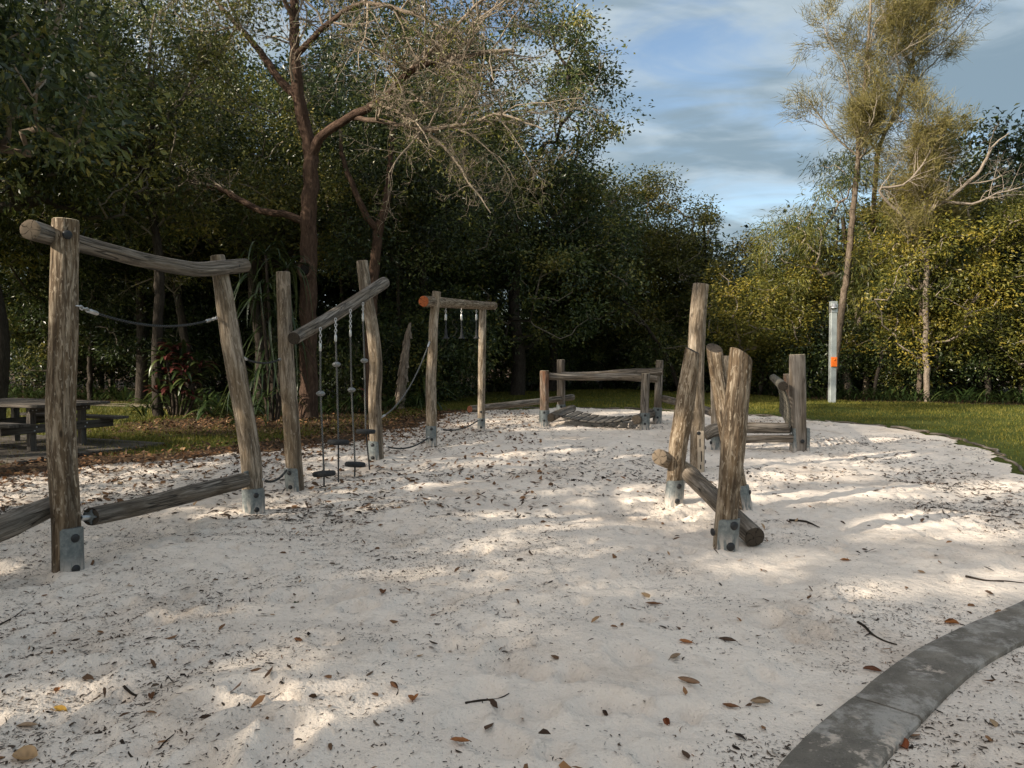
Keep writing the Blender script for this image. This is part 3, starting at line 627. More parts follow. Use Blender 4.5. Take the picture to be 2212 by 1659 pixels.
# chain-net frame on the far right
h1 = post_pts((1547, 971), [(1546, 880, .085), (1545, 771, .083)], .088); h2 = post_pts((1727, 975), [(1724, 880, .115), (1722.5, 766, .112)], .105)
D3 = 16.8
h3 = np.array([(*P(1705, 921, D3), .095), (*P(1702, 870, D3), .092), (*P(1700, 808, D3), .092)]); h3 = np.vstack([[*(h3[0, :3] - [0, 0, .3]), .095], h3])
h4 = np.array([(*P(1569, 921, 16.9), .09), (*P(1570, 850, 16.9), .09), (*P(1570, 769, 16.9), .088)]); h4 = np.vstack([[*(h4[0, :3] - [0, 0, .3]), .09], h4])
fn = thing('net_frame', 'far right climbing frame with a hanging rope net and tall squared post', 'climbing frame', h2[1, :3])
for g_, m_, fl in ((h1, 'wood_grey', .1), (h2, 'wood_sawn', .75), (h3, 'wood_red', .15), (h4, 'wood_post', .1)):
    o = add_post(g_, fn, (m_, 'end_grain_pale'), cracks=4, flat=fl)
    if g_ is h2:
        for s_ in (-1, 1):
            c_ = np.array([h2[1, 0] + s_ * .132, h2[1, 1], .13]); part('base_plate', box(MB(), c_, .012, .17, .52), MT('galvanised'), o, False)
            part('base_plate', box(MB(), c_ + np.array([-s_ * .022, -.09, 0]), .050, .010, .52), MT('galvanised'), o, False)
            for z_ in (.14, .30): bolt(c_ + np.array([s_ * .007, 0, z_ - .13]), (s_, 0, 0), o, .9, BOLT_S)
        bolt((h2[1, 0], h2[1, 1] - .125, .18), (0, -1, 0), o, 1.3)
    elif g_ is h1: plate(o, g_, -90, 150, -.1, .32, ((10, .26), (-70, .12)), bs=1.2)
add_log('lower_log', L3([(1522, 940, 12.28, .105), (1546, 929, 12.3, .115), (1610, 924, 12.5, .098), (1704, 925, 12.45, .095)]), fn, ('wood_grey', 'end_grain'), cracks=5)
add_log('lower_log', L3([(1560, 950, 12.55, .070), (1640, 948, 12.42, .066), (1716, 947, 12.36, .068)]), fn, ('wood_grey', 'end_grain'), cracks=4)
NB0, NB1 = P(1692, 834, 12.15), P(1671, 816, 17.0)
add_log('net_beam', np.array([(*NB0, .082), (*(NB0 * .5 + NB1 * .5), .085), (*NB1, .088)]), fn, ('rope_net', 'end_grain_dark'), cracks=0, rough=.03)
net = thing('rope_net', 'dark rope net hanging edge-on below the beam of the far right frame', 'net', (NB0[0], NB0[1] + .5, .4))
dv = nrm(NB1 - NB0); low0 = P(1691, 917, 12.6)
mbn = MB(); cols_ = np.linspace(.1, 4.2, 19)
for k_ in cols_:
    top = NB0 + dv * k_; bot = np.array([top[0] + .10, top[1], .40]); ff = np.linspace(0, 1, 8)
    tube(mbn, np.array([top + (bot - top) * f + np.array([.06 * math.sin(f * 3), 0, 0]) for f in ff]), .014, 5)
part('rope_strand', mbn, MT('rope_net'), net); mbn = MB()
for z_ in np.linspace(.06, .98, 9):
    pth = [NB0 + dv * k_ + (np.array([(NB0 + dv * k_)[0] + .10, (NB0 + dv * k_)[1], .40]) - (NB0 + dv * k_)) * z_ + np.array([.06 * math.sin(z_ * 3), 0, 0]) for k_ in cols_]
    tube(mbn, np.array(pth), .014, 5)
part('rope_strand', mbn, MT('rope_net'), net)

# right foreground posts
p1 = post_pts((1452, 1091), [(1458, 1031, .090), (1465, 960, .100), (1472, 920, .104), (1482, 850, .101), (1490, 795, .090), (1495, 757, .078)], .098)
p2 = post_pts((1505, 1022), [(1506, 960, .100), (1506, 890, .100), (1503, 800, .115), (1505, 720, .118), (1509, 660, .112), (1514, 614, .108)], .105)
q1 = post_pts((1564, 1190), [(1569, 1120, .091), (1576, 1050, .090), (1583, 973, .099), (1589, 896, .100), (1596, 819, .096), (1600, 765, .094)], .092)
q2 = post_pts((1605, 1104), [(1596, 1050, .085), (1577, 960, .092), (1563, 880, .090), (1551, 810, .084), (1543, 752, .083)], .085)
T1_ = thing('log_post', 'short leaning post with a galvanised shoe, left of the right-hand cluster', 'log post', p1[1, :3])
o = add_post(p1, T1_, ('wood_post_bark', 'end_grain_dark'), capcut=(1.0, .03)); plate(o, p1, -82, 140, -.1, .27, ((8, .215), (4, .06)), bs=1.1)
add_log('side_log', L3([(1424, 987, dg[0] * 0 + 7.75, .088), (1450, 998, 8.02, .088), (1480, 1014, 8.25, .085), (1500, 1026, 8.5, .082)]), T1_, ('wood_post', 'end_grain'))
T2_ = thing('log_post', 'tallest post of the right-hand cluster, its top well above the others', 'log post', p2[1, :3])
o = add_post(p2, T2_, ('wood_post', 'end_grain'), cracks=6)
x, y, r = at_z(p2, .35); Zc = nrm(p2[4, :3] - p2[1, :3])
part('repair_panel', box(MB(), (x + .022, y - r * 1.04, .30), .085, .03, .56, (1, 0, 0), (0, 1, 0), Zc), MT('tan_plate'), o, False)
for dx_, z_, hh_ in ((.008, .42, .11), (.028, .24, .14), (.02, .1, .06)): part('slot', box(MB(), (x + dx_, y - r * 1.04 - .0155, z_), .012, .004, hh_, (1, 0, 0), (0, 1, 0), Zc), MT('dark_slot'), o, False)
bolt((x + r * .98, y - .04, .35), (1, -.3, 0), o); bolt((x + r * .98, y - .04, .16), (1, -.3, 0), o); bolt((x - .01, y - r * 1.04 - .015, .55), (0, -1, 0), o)
T3_ = thing('log_post', 'thick front post with a blue-grey shoe plate and slanting cut top', 'log post', q1[1, :3])
o = add_post(q1, T3_, ('wood_post_bark', 'end_grain'), capcut=(1.9, .05), cracks=3); plate(o, q1, -72, 135, -.12, .27, ((2, .225), (-8, .06)), bs=1.35)
bolt((q1[1, 0] - .098, q1[1, 1] - .03, .16), (-1, -.3, 0), o, 1.2)
T4_ = thing('log_post', 'post leaning left behind the thick front post, its dark end grain showing', 'log post', q2[1, :3])
o = add_post(q2, T4_, ('wood_post_bark', 'end_grain_dark'), capcut=(.3, .05)); plate(o, q2, -30, 150, -.1, .27, ((0, .2),))
bl = thing('balance_log', 'split balance log running from the leaning post past the thick front post', 'log', P(1631, 1170, 6.0))
add_log('log', L3([(1490, 1026, 7.62, .088), (1530, 1063, 7.1, .088), (1580, 1112, 6.5, .088), (1630, 1160, 6.02, .088)]), bl, ('wood_grey', 'end_grain_pale', 'end_grain_dark'), capm=(1, 2), cracks=4)

# balance logs on the left and in the far row
b1 = thing('balance_log', 'grey cracked log slung low between the two nearest left posts', 'log', P(192, 1118, 5.3))
LG = L3([(196, 1116, 5.33, .070), (300, 1094, 5.85, .074), (420, 1064, 6.5, .080), (527, 1037, 7.18, .078)])
add_log('log', LG, b1, ('wood_grey', 'end_grain_dark'), cracks=6)
ax_ = nrm(LG[0, :3] - LG[1, :3]); pe_ = LG[0, :3] + ax_ * .008
mb = MB(); ref = nrm(np.cross(ax_, [0, 0, 1.])); up = np.cross(ref, ax_)
ang_ = np.linspace(0, 2 * np.pi, 40, endpoint=False); rr_ = .034 + .022 * np.maximum(0, np.cos(2.5 * (ang_ - .6) * 2)) ** 2
ring = np.array([pe_ + (ref * math.cos(a) + up * math.sin(a)) * r_ for a, r_ in zip(ang_, rr_)]); v = np.concatenate([ring, ring + ax_ * .01, [pe_ + ax_ * .012]])
mb.add(v, [[i, (i + 1) % 40, 40 + (i + 1) % 40, 40 + i] for i in range(40)], [[40 + i, 40 + (i + 1) % 40, 80] for i in range(40)])
part('end_plate', mb, MT('galvanised'), b1, False)
part('pivot_bar', tube(MB(), np.array([pe_, pe_ + ax_ * .04, pe_ + ax_ * .06 + np.array([-.02, 0, 0]), [A[1, 0] + .08, A[1, 1] + .02, pe_[2] + .01]]), [.018, .018, .022, .02], 10), MT('steel'), b1)
part('end_bracket', box(MB(), P(533, 1034, 7.25), .03, .10, .15), MT('galvanised'), b1, False)
b2 = thing('balance_log', 'dark log running off the left edge of the picture', 'log', (-4.2, 4.4, .1))
add_log('log', np.array([(*P(112, 1094, dA + .17), .078), (*P(50, 1121, 5.05), .085), (*P(-40, 1158, 4.72), .088), (-4.25, 3.9, .08, .09)]), b2, ('wood_grey', 'end_grain'), cracks=5)
b3 = thing('balance_log', 'long low log with a reddish end between the far frame and the bridge', 'log', P(1106, 884, 18))
add_log('log', L3([(1015, 884, dF + .22, .078), (1106, 874, 17.4, .080), (1180, 865, 18.4, .075), (1237, 858, 19.15, .085)]), b3, ('wood_grey', 'end_grain_red', 'end_grain'), capm=(1, 2), cracks=3)
b4 = thing('balance_log', 'grey log leading from the bridge towards the net frame', 'log', P(1490, 890, 15.5))
add_log('log', L3([(1432, 861, dg[3] + .1, .085), (1480, 873, 16.2, .083), (1540, 891, 13.1, .075)]), b4, ('wood_grey', 'end_grain'), cracks=3)

# ------------------------------------------------------------------ ropes
def chain(p, q, link_=.045):
    p, q = np.asarray(p, float), np.asarray(q, float); L = np.linalg.norm(q - p); k = max(2, int(L / (link_ * .72))); ax = (q - p) / L
    ref = np.array([1., 0, 0]) if abs(ax[0]) < .8 else np.array([0, 1., 0]); U = nrm(np.cross(ax, ref)); V = np.cross(ax, U); mb = MB(); a = np.linspace(0, 2 * np.pi, 11)[:-1]
    for i in range(k):
        c = p + ax * L * (i + .5) / k; s = U if i % 2 else V
        ring = np.array([c + ax * math.cos(t) * link_ * .5 + s * math.sin(t) * link_ * .30 for t in a])
        nn = len(ring); T = nrm(np.roll(ring, -1, 0) - np.roll(ring, 1, 0)); W = U if not i % 2 else V; N2 = nrm(np.cross(T, W)); rr = .0058
        v = np.concatenate([ring + (N2 * math.cos(b) + W * math.sin(b)) * rr for b in np.linspace(0, 2 * np.pi, 6)[:-1]])
        mb.add(v, [[b * nn + j, b * nn + (j + 1) % nn, ((b + 1) % 5) * nn + (j + 1) % nn, ((b + 1) % 5) * nn + j] for b in range(5) for j in range(nn)])
    return mb
def ferrule(p, q, r=.016):
    p, q = np.asarray(p, float), np.asarray(q, float); t = np.linspace(0, 1, 6)[:, None]; return tube(MB(), p + (q - p) * t, [r * .7, r, r, r, r, r * .75], 10, None, True)
def hung_rope(label, A_, B_, sag, ch, fe, r=.010, mats='rope_black'):
    A_, B_ = np.asarray(A_, float), np.asarray(B_, float); t = np.linspace(0, 1, 60); pts = A_ + (B_ - A_) * t[:, None]; pts[:, 2] -= sag * 4 * t * (1 - t)
    s = np.concatenate([[0], np.cumsum(np.linalg.norm(np.diff(pts, axis=0), axis=1))]); L = s[-1]
    at = lambda d: np.array([np.interp(d, s, pts[:, k]) for k in range(3)])
    o = thing('hand_rope', label, 'rope', A_)
    if ch > 0:
        part('chain', chain(at(0), at(ch)), MT('steel'), o); part('chain', chain(at(L - ch), at(L)), MT('steel'), o)
    if fe > 0:
        part('ferrule', ferrule(at(ch), at(ch + fe)), MT('steel'), o); part('ferrule', ferrule(at(L - ch - fe), at(L - ch)), MT('steel'), o)
    a, b = ch + fe * .8, L - ch - fe * .8
    part('rope', tube(MB(), np.array([at(x) for x in np.linspace(a, b, 48)]), r, 8), MT(mats), o)
    return o
hung_rope('black hand rope sagging between the two nearest left posts', P(166, 661, dA), P(469, 686, dB - .08), .11, .13, .10, .010)
hung_rope('short rope slung at chest height behind the nearest left frame', P(521, 771, dB), P(611, 773, dC), .06, .03, .10, .010)
hung_rope('loose rope loop near the sand beside the shoe of the pale post', P(566, 1036, dB), P(621, 1012, dC - .1), .07, 0, .05, .012)
hung_rope('pale rope slanting up between the slanted frame and the far left frame', P(824, 901, dD), P(928, 738, dE - .08), .22, .03, .10, .011, 'rope_grey')
hung_rope('black rope lying low between the slanted frame and the far left frame', P(833, 964, dD + .2), P(927, 944, dE - .1), .10, 0, .06, .013)
hung_rope('black rope lying low between the posts of the far left frame', P(953, 927, dE + .3), P(1034, 907, dF - .1), .09, 0, .06, .013)

def tyre_seat(r):
    return [(.012, .030), (r * .55, .030), (r * .9, .026), (r, .012), (r, -.012), (r * .92, -.028), (r * .5, -.030), (.012, -.030), (.012, .030)]
STEP = [('nearest hanging rope step, its black disc lowest over the sand', 692, 714, 742, 759, 692.5, 850, 700, 1023, 700, 1052, 8.62),
        ('second hanging rope step from the near pale post', 725, 694, 723, 739, 727, 787, 731, 955, 731, 1048, 9.12),
        ('third hanging rope step from the near pale post', 757, 675, 713, 727, 759.5, 842, 767, 1003, 766, 1036, 9.62),
        ('farthest hanging rope step, half hidden by the bowed post', 784, 660, 676, 694, 787, 779, 790, 932, 799, 1020, 10.15)]
for lab, u0, v0, v1, v2, ub, vb, ut, vt, ue, ve, d in STEP:
    o = thing('rope_step', lab, 'rope step', P(ut, vt, d), 'hanging rope steps')
    a, b, c = P(u0, v0 - 6, d), P(u0, v1, d), P(u0, v2, d); bd, ty, en = P(ub, vb, d), P(ut, vt, d), P(ue, ve, d); en[2] = max(en[2], zs(en[0], en[1]) - .02)
    part('chain', chain(a, b), MT('steel'), o); part('ferrule', ferrule(b, c), MT('steel'), o)
    part('rope', tube(MB(), smooth_path(np.array([c, bd, ty]), .06), .011, 8), MT('rope_grey'), o)
    part('rope_tail', tube(MB(), smooth_path(np.array([ty, (ty + en) / 2, en]), .06), .010, 8), MT('rope_black'), o)
    link('bead', disc_mesh('bead', [(.006, .032), (.022, .030), (.042, .018), (.055, .0), (.042, -.018), (.022, -.030), (.006, -.032)], MT('bead'), 18, (0, 0, 1), bd), o)
    link('step_disc', disc_mesh('step_disc', tyre_seat(.132), MT('rubber'), 28, nrm(np.array([random.Random(ut).uniform(-.08, .08), .05, 1])), ty), o)
for i, (u, d) in enumerate(((963, 13.75), (997, 14.65), (1029, 15.35))):
    o = thing('hand_pull', ('nearest', 'middle', 'farthest')[i] + ' of three pulls hanging from the orange-ended beam', 'hand pull', P(u, 700, d), 'hand pulls under the far beam')
    a, b, c = P(u, 667, d), P(u, 679, d), P(u, 692, d); e = P(u + .5, 728, d)
    part('chain', chain(a + [0, 0, .04], b), MT('steel'), o); part('ferrule', ferrule(b, c, .024), MT('steel'), o); part('rope', tube(MB(), np.array([c, (c + e) / 2, e]), .014, 8), MT('rope_black'), o)
    link('handle', disc_mesh('handle', [(.012, .16), (.022, .14), (.026, .05), (.034, .01), (.062, -.02), (.065, -.032), (.0, -.034)], MT('rubber'), 14, (0, 0, 1), e), o)

# ------------------------------------------------------------------ picnic table on a timber deck
l1, l2 = G(69, 981)[:2], G(178, 968)[:2]; ex = nrm(l2 - l1); ey = np.array([-ex[1], ex[0]])
pt = thing('picnic_table', 'dark weathered timber picnic table with side benches in the left shade', 'picnic table', (*(l1 + l2) / 2, .06))
X3, Y3 = np.array([*ex, 0]), np.array([*ey, 0]); c0 = np.array([*((l1 + l2) / 2), 0]); Z0 = .05
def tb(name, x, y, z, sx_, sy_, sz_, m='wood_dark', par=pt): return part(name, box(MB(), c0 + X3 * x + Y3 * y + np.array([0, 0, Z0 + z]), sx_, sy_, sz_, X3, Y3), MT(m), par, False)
hw = np.linalg.norm(l2 - l1) / 2
for yy in (0, 1.75):
    for s_ in (-1, 1): tb('leg', s_ * hw, yy, .355, .10, .10, .71)
    beam_ = tb('cross_beam', 0, yy - .075, .36, 1.95, .045, .14); tb('top_bearer', 0, yy - .075, .66, 1.06, .045, .095)
    if yy == 0:
        for s_ in (-1, 1):
            for dx_, dz_ in ((.02, .03), (-.015, -.03)): bolt(c0 + X3 * (s_ * hw + dx_) + Y3 * (-.098) + np.array([0, 0, Z0 + .36 + dz_]), -Y3, beam_, .65, BOLT_S)
            for dx_ in (.02, -.04): bolt(c0 + X3 * (s_ * hw + dx_) + Y3 * (-.098) + np.array([0, 0, Z0 + .66]), -Y3, beam_, .5, BOLT_S)
for k_ in range(6): tb('top_plank', -.54 + k_ * .216, .85, .735 + .002 * (k_ % 2), .205, 2.6, .045)
for s_ in (-1, 1):
    for k_ in range(2): tb('bench_plank', s_ * (.80 + k_ * .165), .85, .455, .155, 2.5, .045)
dk = thing('timber_deck', 'low dark plank deck under the picnic table', 'deck', (*(l1 + l2) / 2, 0))
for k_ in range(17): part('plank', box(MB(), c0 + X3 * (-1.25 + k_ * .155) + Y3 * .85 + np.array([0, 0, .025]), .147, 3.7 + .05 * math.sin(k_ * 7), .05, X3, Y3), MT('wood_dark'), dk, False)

# ------------------------------------------------------------------ shower pole, green cabinet, wire fence, edging
g = G(1797, 870); sp = thing('shower_pole', 'tall square grey pole with an orange box on the far lawn', 'pole', g)
part('column', box(MB(), (g[0], g[1], 1.72), .20, .20, 3.44, bev=.012), MT('pole_paint'), sp, False)
part('top_cap', box(MB(), (g[0], g[1], 3.46), .206, .206, .06), MT('pole_paint'), sp, False)
cl = part('head_clamp', box(MB(), (g[0], g[1] - .004, 3.22), .216, .222, .24), MT('steel'), sp, False)
link('lamp_housing', disc_mesh('lamp_housing', [(.01, .13), (.065, .12), (.075, .0), (.13, -.015), (.135, -.035), (.09, -.045), (.07, -.075), (.0, -.08)], MT('steel'), 18, (0, 0, 1), (g[0] - .05, g[1] - .18, 3.28)), cl)
part('side_sensor', box(MB(), (g[0] + .125, g[1], 3.36), .05, .08, .09), MT('white_label'), sp, False)
ob = part('orange_box', box(MB(), (g[0] - .002, g[1] - .125, 1.41), .20, .06, .33, bev=.012), MT('orange_paint'), sp, False)
part('recess', box(MB(), (g[0] - .002, g[1] - .152, 1.46), .13, .012, .17), MT('orange_paint'), ob, False)
link('button', disc_mesh('button', [(.0, .022), (.03, .02), (.034, 0)], MT('orange_paint'), 14, (0, -1, 0), (g[0] - .002, g[1] - .157, 1.485)), ob)
dgn = 35.5; g = P(1128, 845, dgn); gp = P(1137, 850, dgn)
gc_ = thing('cabinet_sign', 'dark green cabinet on a post at the back of the lawn', 'cabinet', (gp[0], dgn, 0))
topz, botz = P(1128, 756, dgn)[2], P(1128, 785, dgn)[2]
part('cabinet', box(MB(), (g[0], dgn, (topz + botz) / 2), .66, .22, topz - botz, bev=.02), MT('green_paint'), gc_, False)
part('post', box(MB(), (gp[0], dgn + .05, botz / 2), .20, .12, botz + .02), MT('green_paint'), gc_, False)
lp = P(1140, 765, dgn - .115); part('label_plate', box(MB(), lp, .11, .01, .10), MT('white_label'), gc_, False)
fw = thing('wire_fence', 'low dark rail fence in the shade behind the far left lawn', 'fence', (-1, 36.6, 0))
for x_ in (-5.5, -3.0, -.5, 2.0): part('fence_post', box(MB(), (x_, 37 + .1 * x_, .6), .07, .07, 1.2), MT('green_paint'), fw, False)
for z_ in (.25, .7, 1.12): part('fence_rail', tube(MB(), np.array([(-6.2, 36.4, z_), (-2, 36.82, z_), (2.6, 37.28, z_)]), .022, 6), MT('green_paint'), fw)
te = thing('timber_edging', 'half-buried split logs edging the far right rim of the sand', 'edging', (8, 14, 0))
i0 = 0; rim = [p_ for p_ in SANDPOLY if p_[1] > 9.2 and p_[0] > -1.2 and not (p_[0] < 7.3 and p_[1] < 9.9)]
rim = np.array(sorted(rim, key=lambda p_: math.atan2(p_[1] - 14, p_[0] - 2))); rg_ = np.random.RandomState(5)
rimp = smooth_path(np.c_[rim, np.zeros(len(rim))], .15); k = 0
while k < len(rimp) - 9:
    m_ = rg_.randint(10, 22); seg = rimp[k:k + m_].copy(); k += m_
    if len(seg) < 5: break
    wob = edge_wobble(seg[:, 0], seg[:, 1]); nrm_ = nrm(np.c_[seg[:, 0] - 2, seg[:, 1] - 14]); seg[:, :2] += nrm_ * (wob * .45 + .06)[:, None]
    seg[:, 2] = rg_.uniform(-.022, .008) + .015 * np.sin(np.arange(len(seg)) * .9 + rg_.rand() * 6)
    add_log('edging_log', np.c_[seg, np.full(len(seg), rg_.uniform(.022, .034))], te, ('wood_grey', 'end_grain'), step=.12, sides=10, rough=.05, cracks=1)
# ------------------------------------------------------------------ trees
def leaves(mb, rg, cen, per, blob, ln, wd, droop=.25, vbias=0.0, flat=.7):
    cen = np.asarray(cen, float); k = len(cen); N = k * per
    ci = np.repeat(np.arange(k), per); off = np.clip(rg.normal(size=(N, 3)), -1.7, 1.7) * blob * np.array([1, 1, flat]) * (.6 + .8 * rg.rand(k))[ci][:, None]
    p = cen[ci] + off; a = nrm(off * np.array([1, 1, .5]) / blob * .7 + rg.normal(size=(N, 3)) * .7 + np.array([0, 0, -droop]))
    up = nrm(rg.normal(size=(N, 3)) * .75 + np.array([-.15, -.25, .8])); s = nrm(np.cross(a, up)); nn = np.cross(s, a)
    L = ln * (.6 + .7 * rg.rand(N))[:, None]; W = wd * (.6 + .7 * rg.rand(N))[:, None]
    mid = p + a * L * .45 + nn * W * .18; tip = p + a * L - nn * L * .06
    v = np.stack([p, mid + s * W * .5, tip, mid - s * W * .5], 1).reshape(-1, 3); b = np.arange(N) * 4
    val = np.clip(.46 + vbias + .24 * rg.normal(size=k)[ci] + .17 * rg.normal(size=N), 0, .96); val[rg.rand(N) < .0012] = 1.0
    mb.add(v, None, np.stack([np.stack([b, b + 1, b + 2], 1), np.stack([b, b + 2, b + 3], 1)], 1).reshape(-1, 3), None, np.repeat(val, 4))
def lobe_points(rg, lobes, n, shell=.55):
    lb = np.array(lobes, float); w = (lb[:, 3] * lb[:, 4] * lb[:, 5]) ** .67; w /= w.sum(); out = []
    while len(out) < n:
        c = lb[rg.choice(len(lb), p=w)]; d = nrm(rg.normal(size=3)); r = shell + (1 - shell) * rg.rand() ** .6; q_ = c[:3] + d * c[3:] * r
        if q_[2] < .25: continue
        if vnoise(np.array(q_[0] * .9 + q_[2] * .5), np.array(q_[1] * .9 + q_[2] * .7), 5) < .38: continue
        out.append(q_)
    return np.array(out)
def skeleton(mb, rg, trunk, rtr, cen, sides=6, twig=.012, pale=0.0):
    tr = smooth_path(np.c_[trunk, rtr], .4); nodes = [*tr[:, :3]]; par = [max(0, i - 1) for i in range(len(nodes))]; first = len(nodes); chains = []
    base = np.array(nodes[int(len(nodes) * .35)]); ordr = np.argsort(np.linalg.norm((cen - base) * [1, 1, .6], axis=1))
    for ci in ordr:
        c = cen[ci]; nd_ = np.array(nodes); cost = np.linalg.norm(nd_ - c, axis=1) + .8 * np.maximum(0, nd_[:, 2] - c[2] + .15); cost[:3] += 2; j = int(cost.argmin()); s0 = nodes[j]; L = np.linalg.norm(c - s0); idx = [j]
        for f in (.35, .7, 1.0):
            q_ = s0 + (c - s0) * f + (rg.normal(size=3) * .09 * L if f < 1 else 0) + np.array([0, 0, -.05 * L * math.sin(f * math.pi)])
            nodes.append(q_); par.append(idx[-1]); idx.append(len(nodes) - 1)
        chains.append(idx)
    cnt = np.zeros(len(nodes))
    for ch in chains: cnt[ch[-1]] += 1
    for i in range(len(nodes) - 1, 0, -1): cnt[par[i]] += cnt[i] if par[i] != i else 0
    rr = twig * np.maximum(cnt, .5) ** .5; rr[:first] = np.maximum(tr[:, 3], 0); nodes = np.array(nodes)
    tube(mb, tr[:, :3], tr[:, 3], 12, np.clip((.10 - tr[:, 3]) / .09, 0, 1) * .6, True, 0, 1 + .10 * (rg.rand(len(tr), 12) - .5))
    for ch in chains:
        r_ = np.array([min(rr[i], rr[ch[1]] * 1.3) for i in ch]); tube(mb, nodes[ch], r_, sides if r_[0] > .02 else 4, np.clip((.07 - r_) / .06, 0, 1))
def proto(seed, lobes, trunk, rtr, n, per, ln, wd, lm, bm, blob=.42, droop=.25, vb=0.0, twig=.012, shell=.55):
    rg = np.random.RandomState(seed); cen = lobe_points(rg, lobes, n, shell); w = MB(); skeleton(w, rg, np.array(trunk, float), np.array(rtr), cen, 6, twig); l = MB(); leaves(l, rg, cen, per, blob, ln, wd, droop, vb)
    return w.mesh('trunk', MT(bm)), l.mesh('crown', MT(lm), False)
TR = [(0, 0, -.3), (.1, 0, 1.5), (-.1, .1, 3.5), (.15, 0, 6), (0, .1, 9)]
PR = {}
PR['tall'] = proto(1, [(0, 0, 10.6, 3.9, 3.9, 4.6), (1.8, .5, 6.6, 3.2, 3.0, 3.0), (-1.9, .3, 7.6, 3.0, 3.0, 3.2), (.3, -1, 4.2, 3.6, 3.0, 2.4)], TR, [.28, .24, .20, .15, .08], 500, 130, .165, .078, 'leaf_dark', 'bark_forest', .37)
PR['dense'] = proto(2, [(0, 0, 7.2, 3.2, 3.2, 3.2), (1.8, 0, 4.8, 2.6, 2.6, 2.4), (-1.7, .4, 5.2, 2.6, 2.6, 2.6), (0, -.6, 3, 3, 2.8, 2)], TR[:4], [.22, .19, .15, .08], 360, 130, .16, .076, 'leaf_dark', 'bark_forest', .34)
PR['mid'] = proto(3, [(0, 0, 7.4, 3.2, 3.0, 3.0), (2.0, 0, 5.6, 2.6, 2.4, 2.2), (-1.9, .4, 5.0, 2.6, 2.4, 2.6), (.5, -.8, 3, 2.8, 2.6, 2)], TR[:4], [.20, .17, .13, .07], 350, 130, .15, .068, 'leaf_olive', 'bark_pale', .33, .3)
PR['olive'] = proto(4, [(0, 0, 6.2, 2.8, 2.8, 2.6), (1.9, 0, 4.4, 2.4, 2.3, 2.2), (-1.8, .2, 4.2, 2.4, 2.3, 2.2), (.2, -.8, 2.6, 2.6, 2.3, 1.8)], [(0, 0, -.3), (.2, 0, 1.2), (-.2, 0, 2.8), (.3, 0, 5)], [.16, .13, .10, .06], 330, 130, .14, .062, 'leaf_olive', 'bark_pale', .31, .3, 0, .012)
PR['wattle'] = proto(8, [(0, 0, 6.4, 2.6, 2.6, 2.6), (1.9, 0, 4.6, 2.2, 2.1, 2.0), (-1.8, .2, 4.9, 2.2, 2.1, 2.0), (.2, -.9, 2.9, 2.5, 2.0, 1.9)], [(0, 0, -.3), (.2, 0, 1.2), (-.2, 0, 2.8), (.3, 0, 5)], [.16, .13, .10, .06], 290, 150, .23, .030, 'leaf_mid', 'bark_pale', .34, .9, .12)
PR['bush'] = proto(5, [(0, 0, 2.5, 2.4, 2.2, 2.1), (1.4, .3, 1.7, 1.8, 1.7, 1.5), (-1.4, 0, 1.9, 1.8, 1.7, 1.7)], [(0, 0, -.2), (.1, 0, .8), (-.1, .1, 2)], [.09, .07, .04], 180, 120, .15, .07, 'leaf_dark', 'bark_dark', .36)
def tree(kind, name, label, x, y, s=1.0, rot=0.0, sz=None, group=None):
    w, l = PR[kind]; o = thing(name, label, 'tree' if kind != 'bush' else 'shrub', (x, y, 0), group)
    for nm, me in (('trunk', w), ('crown', l)):
        c = bpy.data.objects.new(nm, me); COL.objects.link(c); c.parent = o
    o.rotation_euler.z = R(rot); o.scale = (s, s, sz or s); return o
PR['canopy'] = proto(7, [(0, 0, 8.4, 3.3, 3.3, 2.8), (2.0, .6, 6.6, 2.8, 2.6, 1.9), (-1.9, .4, 6.9, 2.8, 2.6, 2.0), (.2, -2, 6.3, 2.6, 2.2, 1.6), (.3, 2.0, 6.4, 2.4, 2.2, 1.7)], [(0, 0, -.3), (.2, 0, 2), (-.1, .1, 4.2), (.1, 0, 7.5)], [.20, .17, .14, .08], 340, 130, .15, .068, 'leaf_mid', 'bark_forest', .36)
FT = 'trees along the edge of the wood'
tree('tall', 'broadleaf_tree', 'big dark tree whose crown stands out against the sky right of centre', .2, 31, 1.12, 20, 1.08, FT)
tree('tall', 'broadleaf_tree', 'tall dark tree right behind the reddish forked trunk', -4.6, 28.5, 1.05, 130, 1.02, FT)
tree('tall', 'broadleaf_tree', 'tall dark tree behind the red-leaved shrub', -9.8, 29.5, .95, 220, .86, FT)
tree('tall', 'broadleaf_tree', 'tall dark tree behind the near end of the picnic table', -14.6, 31.5, 1.05, 310, 1.12, FT)
tree('tall', 'broadleaf_tree', 'dark tree behind the left end of the nearest top beam', -20.2, 32, 1.15, 75, 1.25, FT)
tree('dense', 'broadleaf_tree', 'dark round tree low behind the nearest left frame', -12.4, 27.5, .85, 40, .8, FT)
tree('dense', 'broadleaf_tree', 'dark leafy tree behind the black hanging rope at the far left', -17.2, 28.2, .95, 160, .95, FT)
tree('dense', 'broadleaf_tree', 'dark tree filling the gap between the slanted frame and the far left frame', -3.4, 33.0, 1.05, 270, 1.0, FT)
tree('mid', 'broadleaf_tree', 'mid-green tree with golden top behind the log bridge', 4.9, 38.8, 1.1, 10, 1.08, FT)
tree('mid', 'broadleaf_tree', 'golden-topped tree left of the tallest right-hand post', 7.6, 39.8, 1.05, 100, 1.08, FT)
tree('dense', 'broadleaf_tree', 'low dark tree just behind the tallest right-hand post', 11.3, 41, .92, 200, .74, FT)
tree('wattle', 'broadleaf_tree', 'small feathery light green tree in the low gap of the skyline', 14.6, 42, .8, 30, .98, FT)
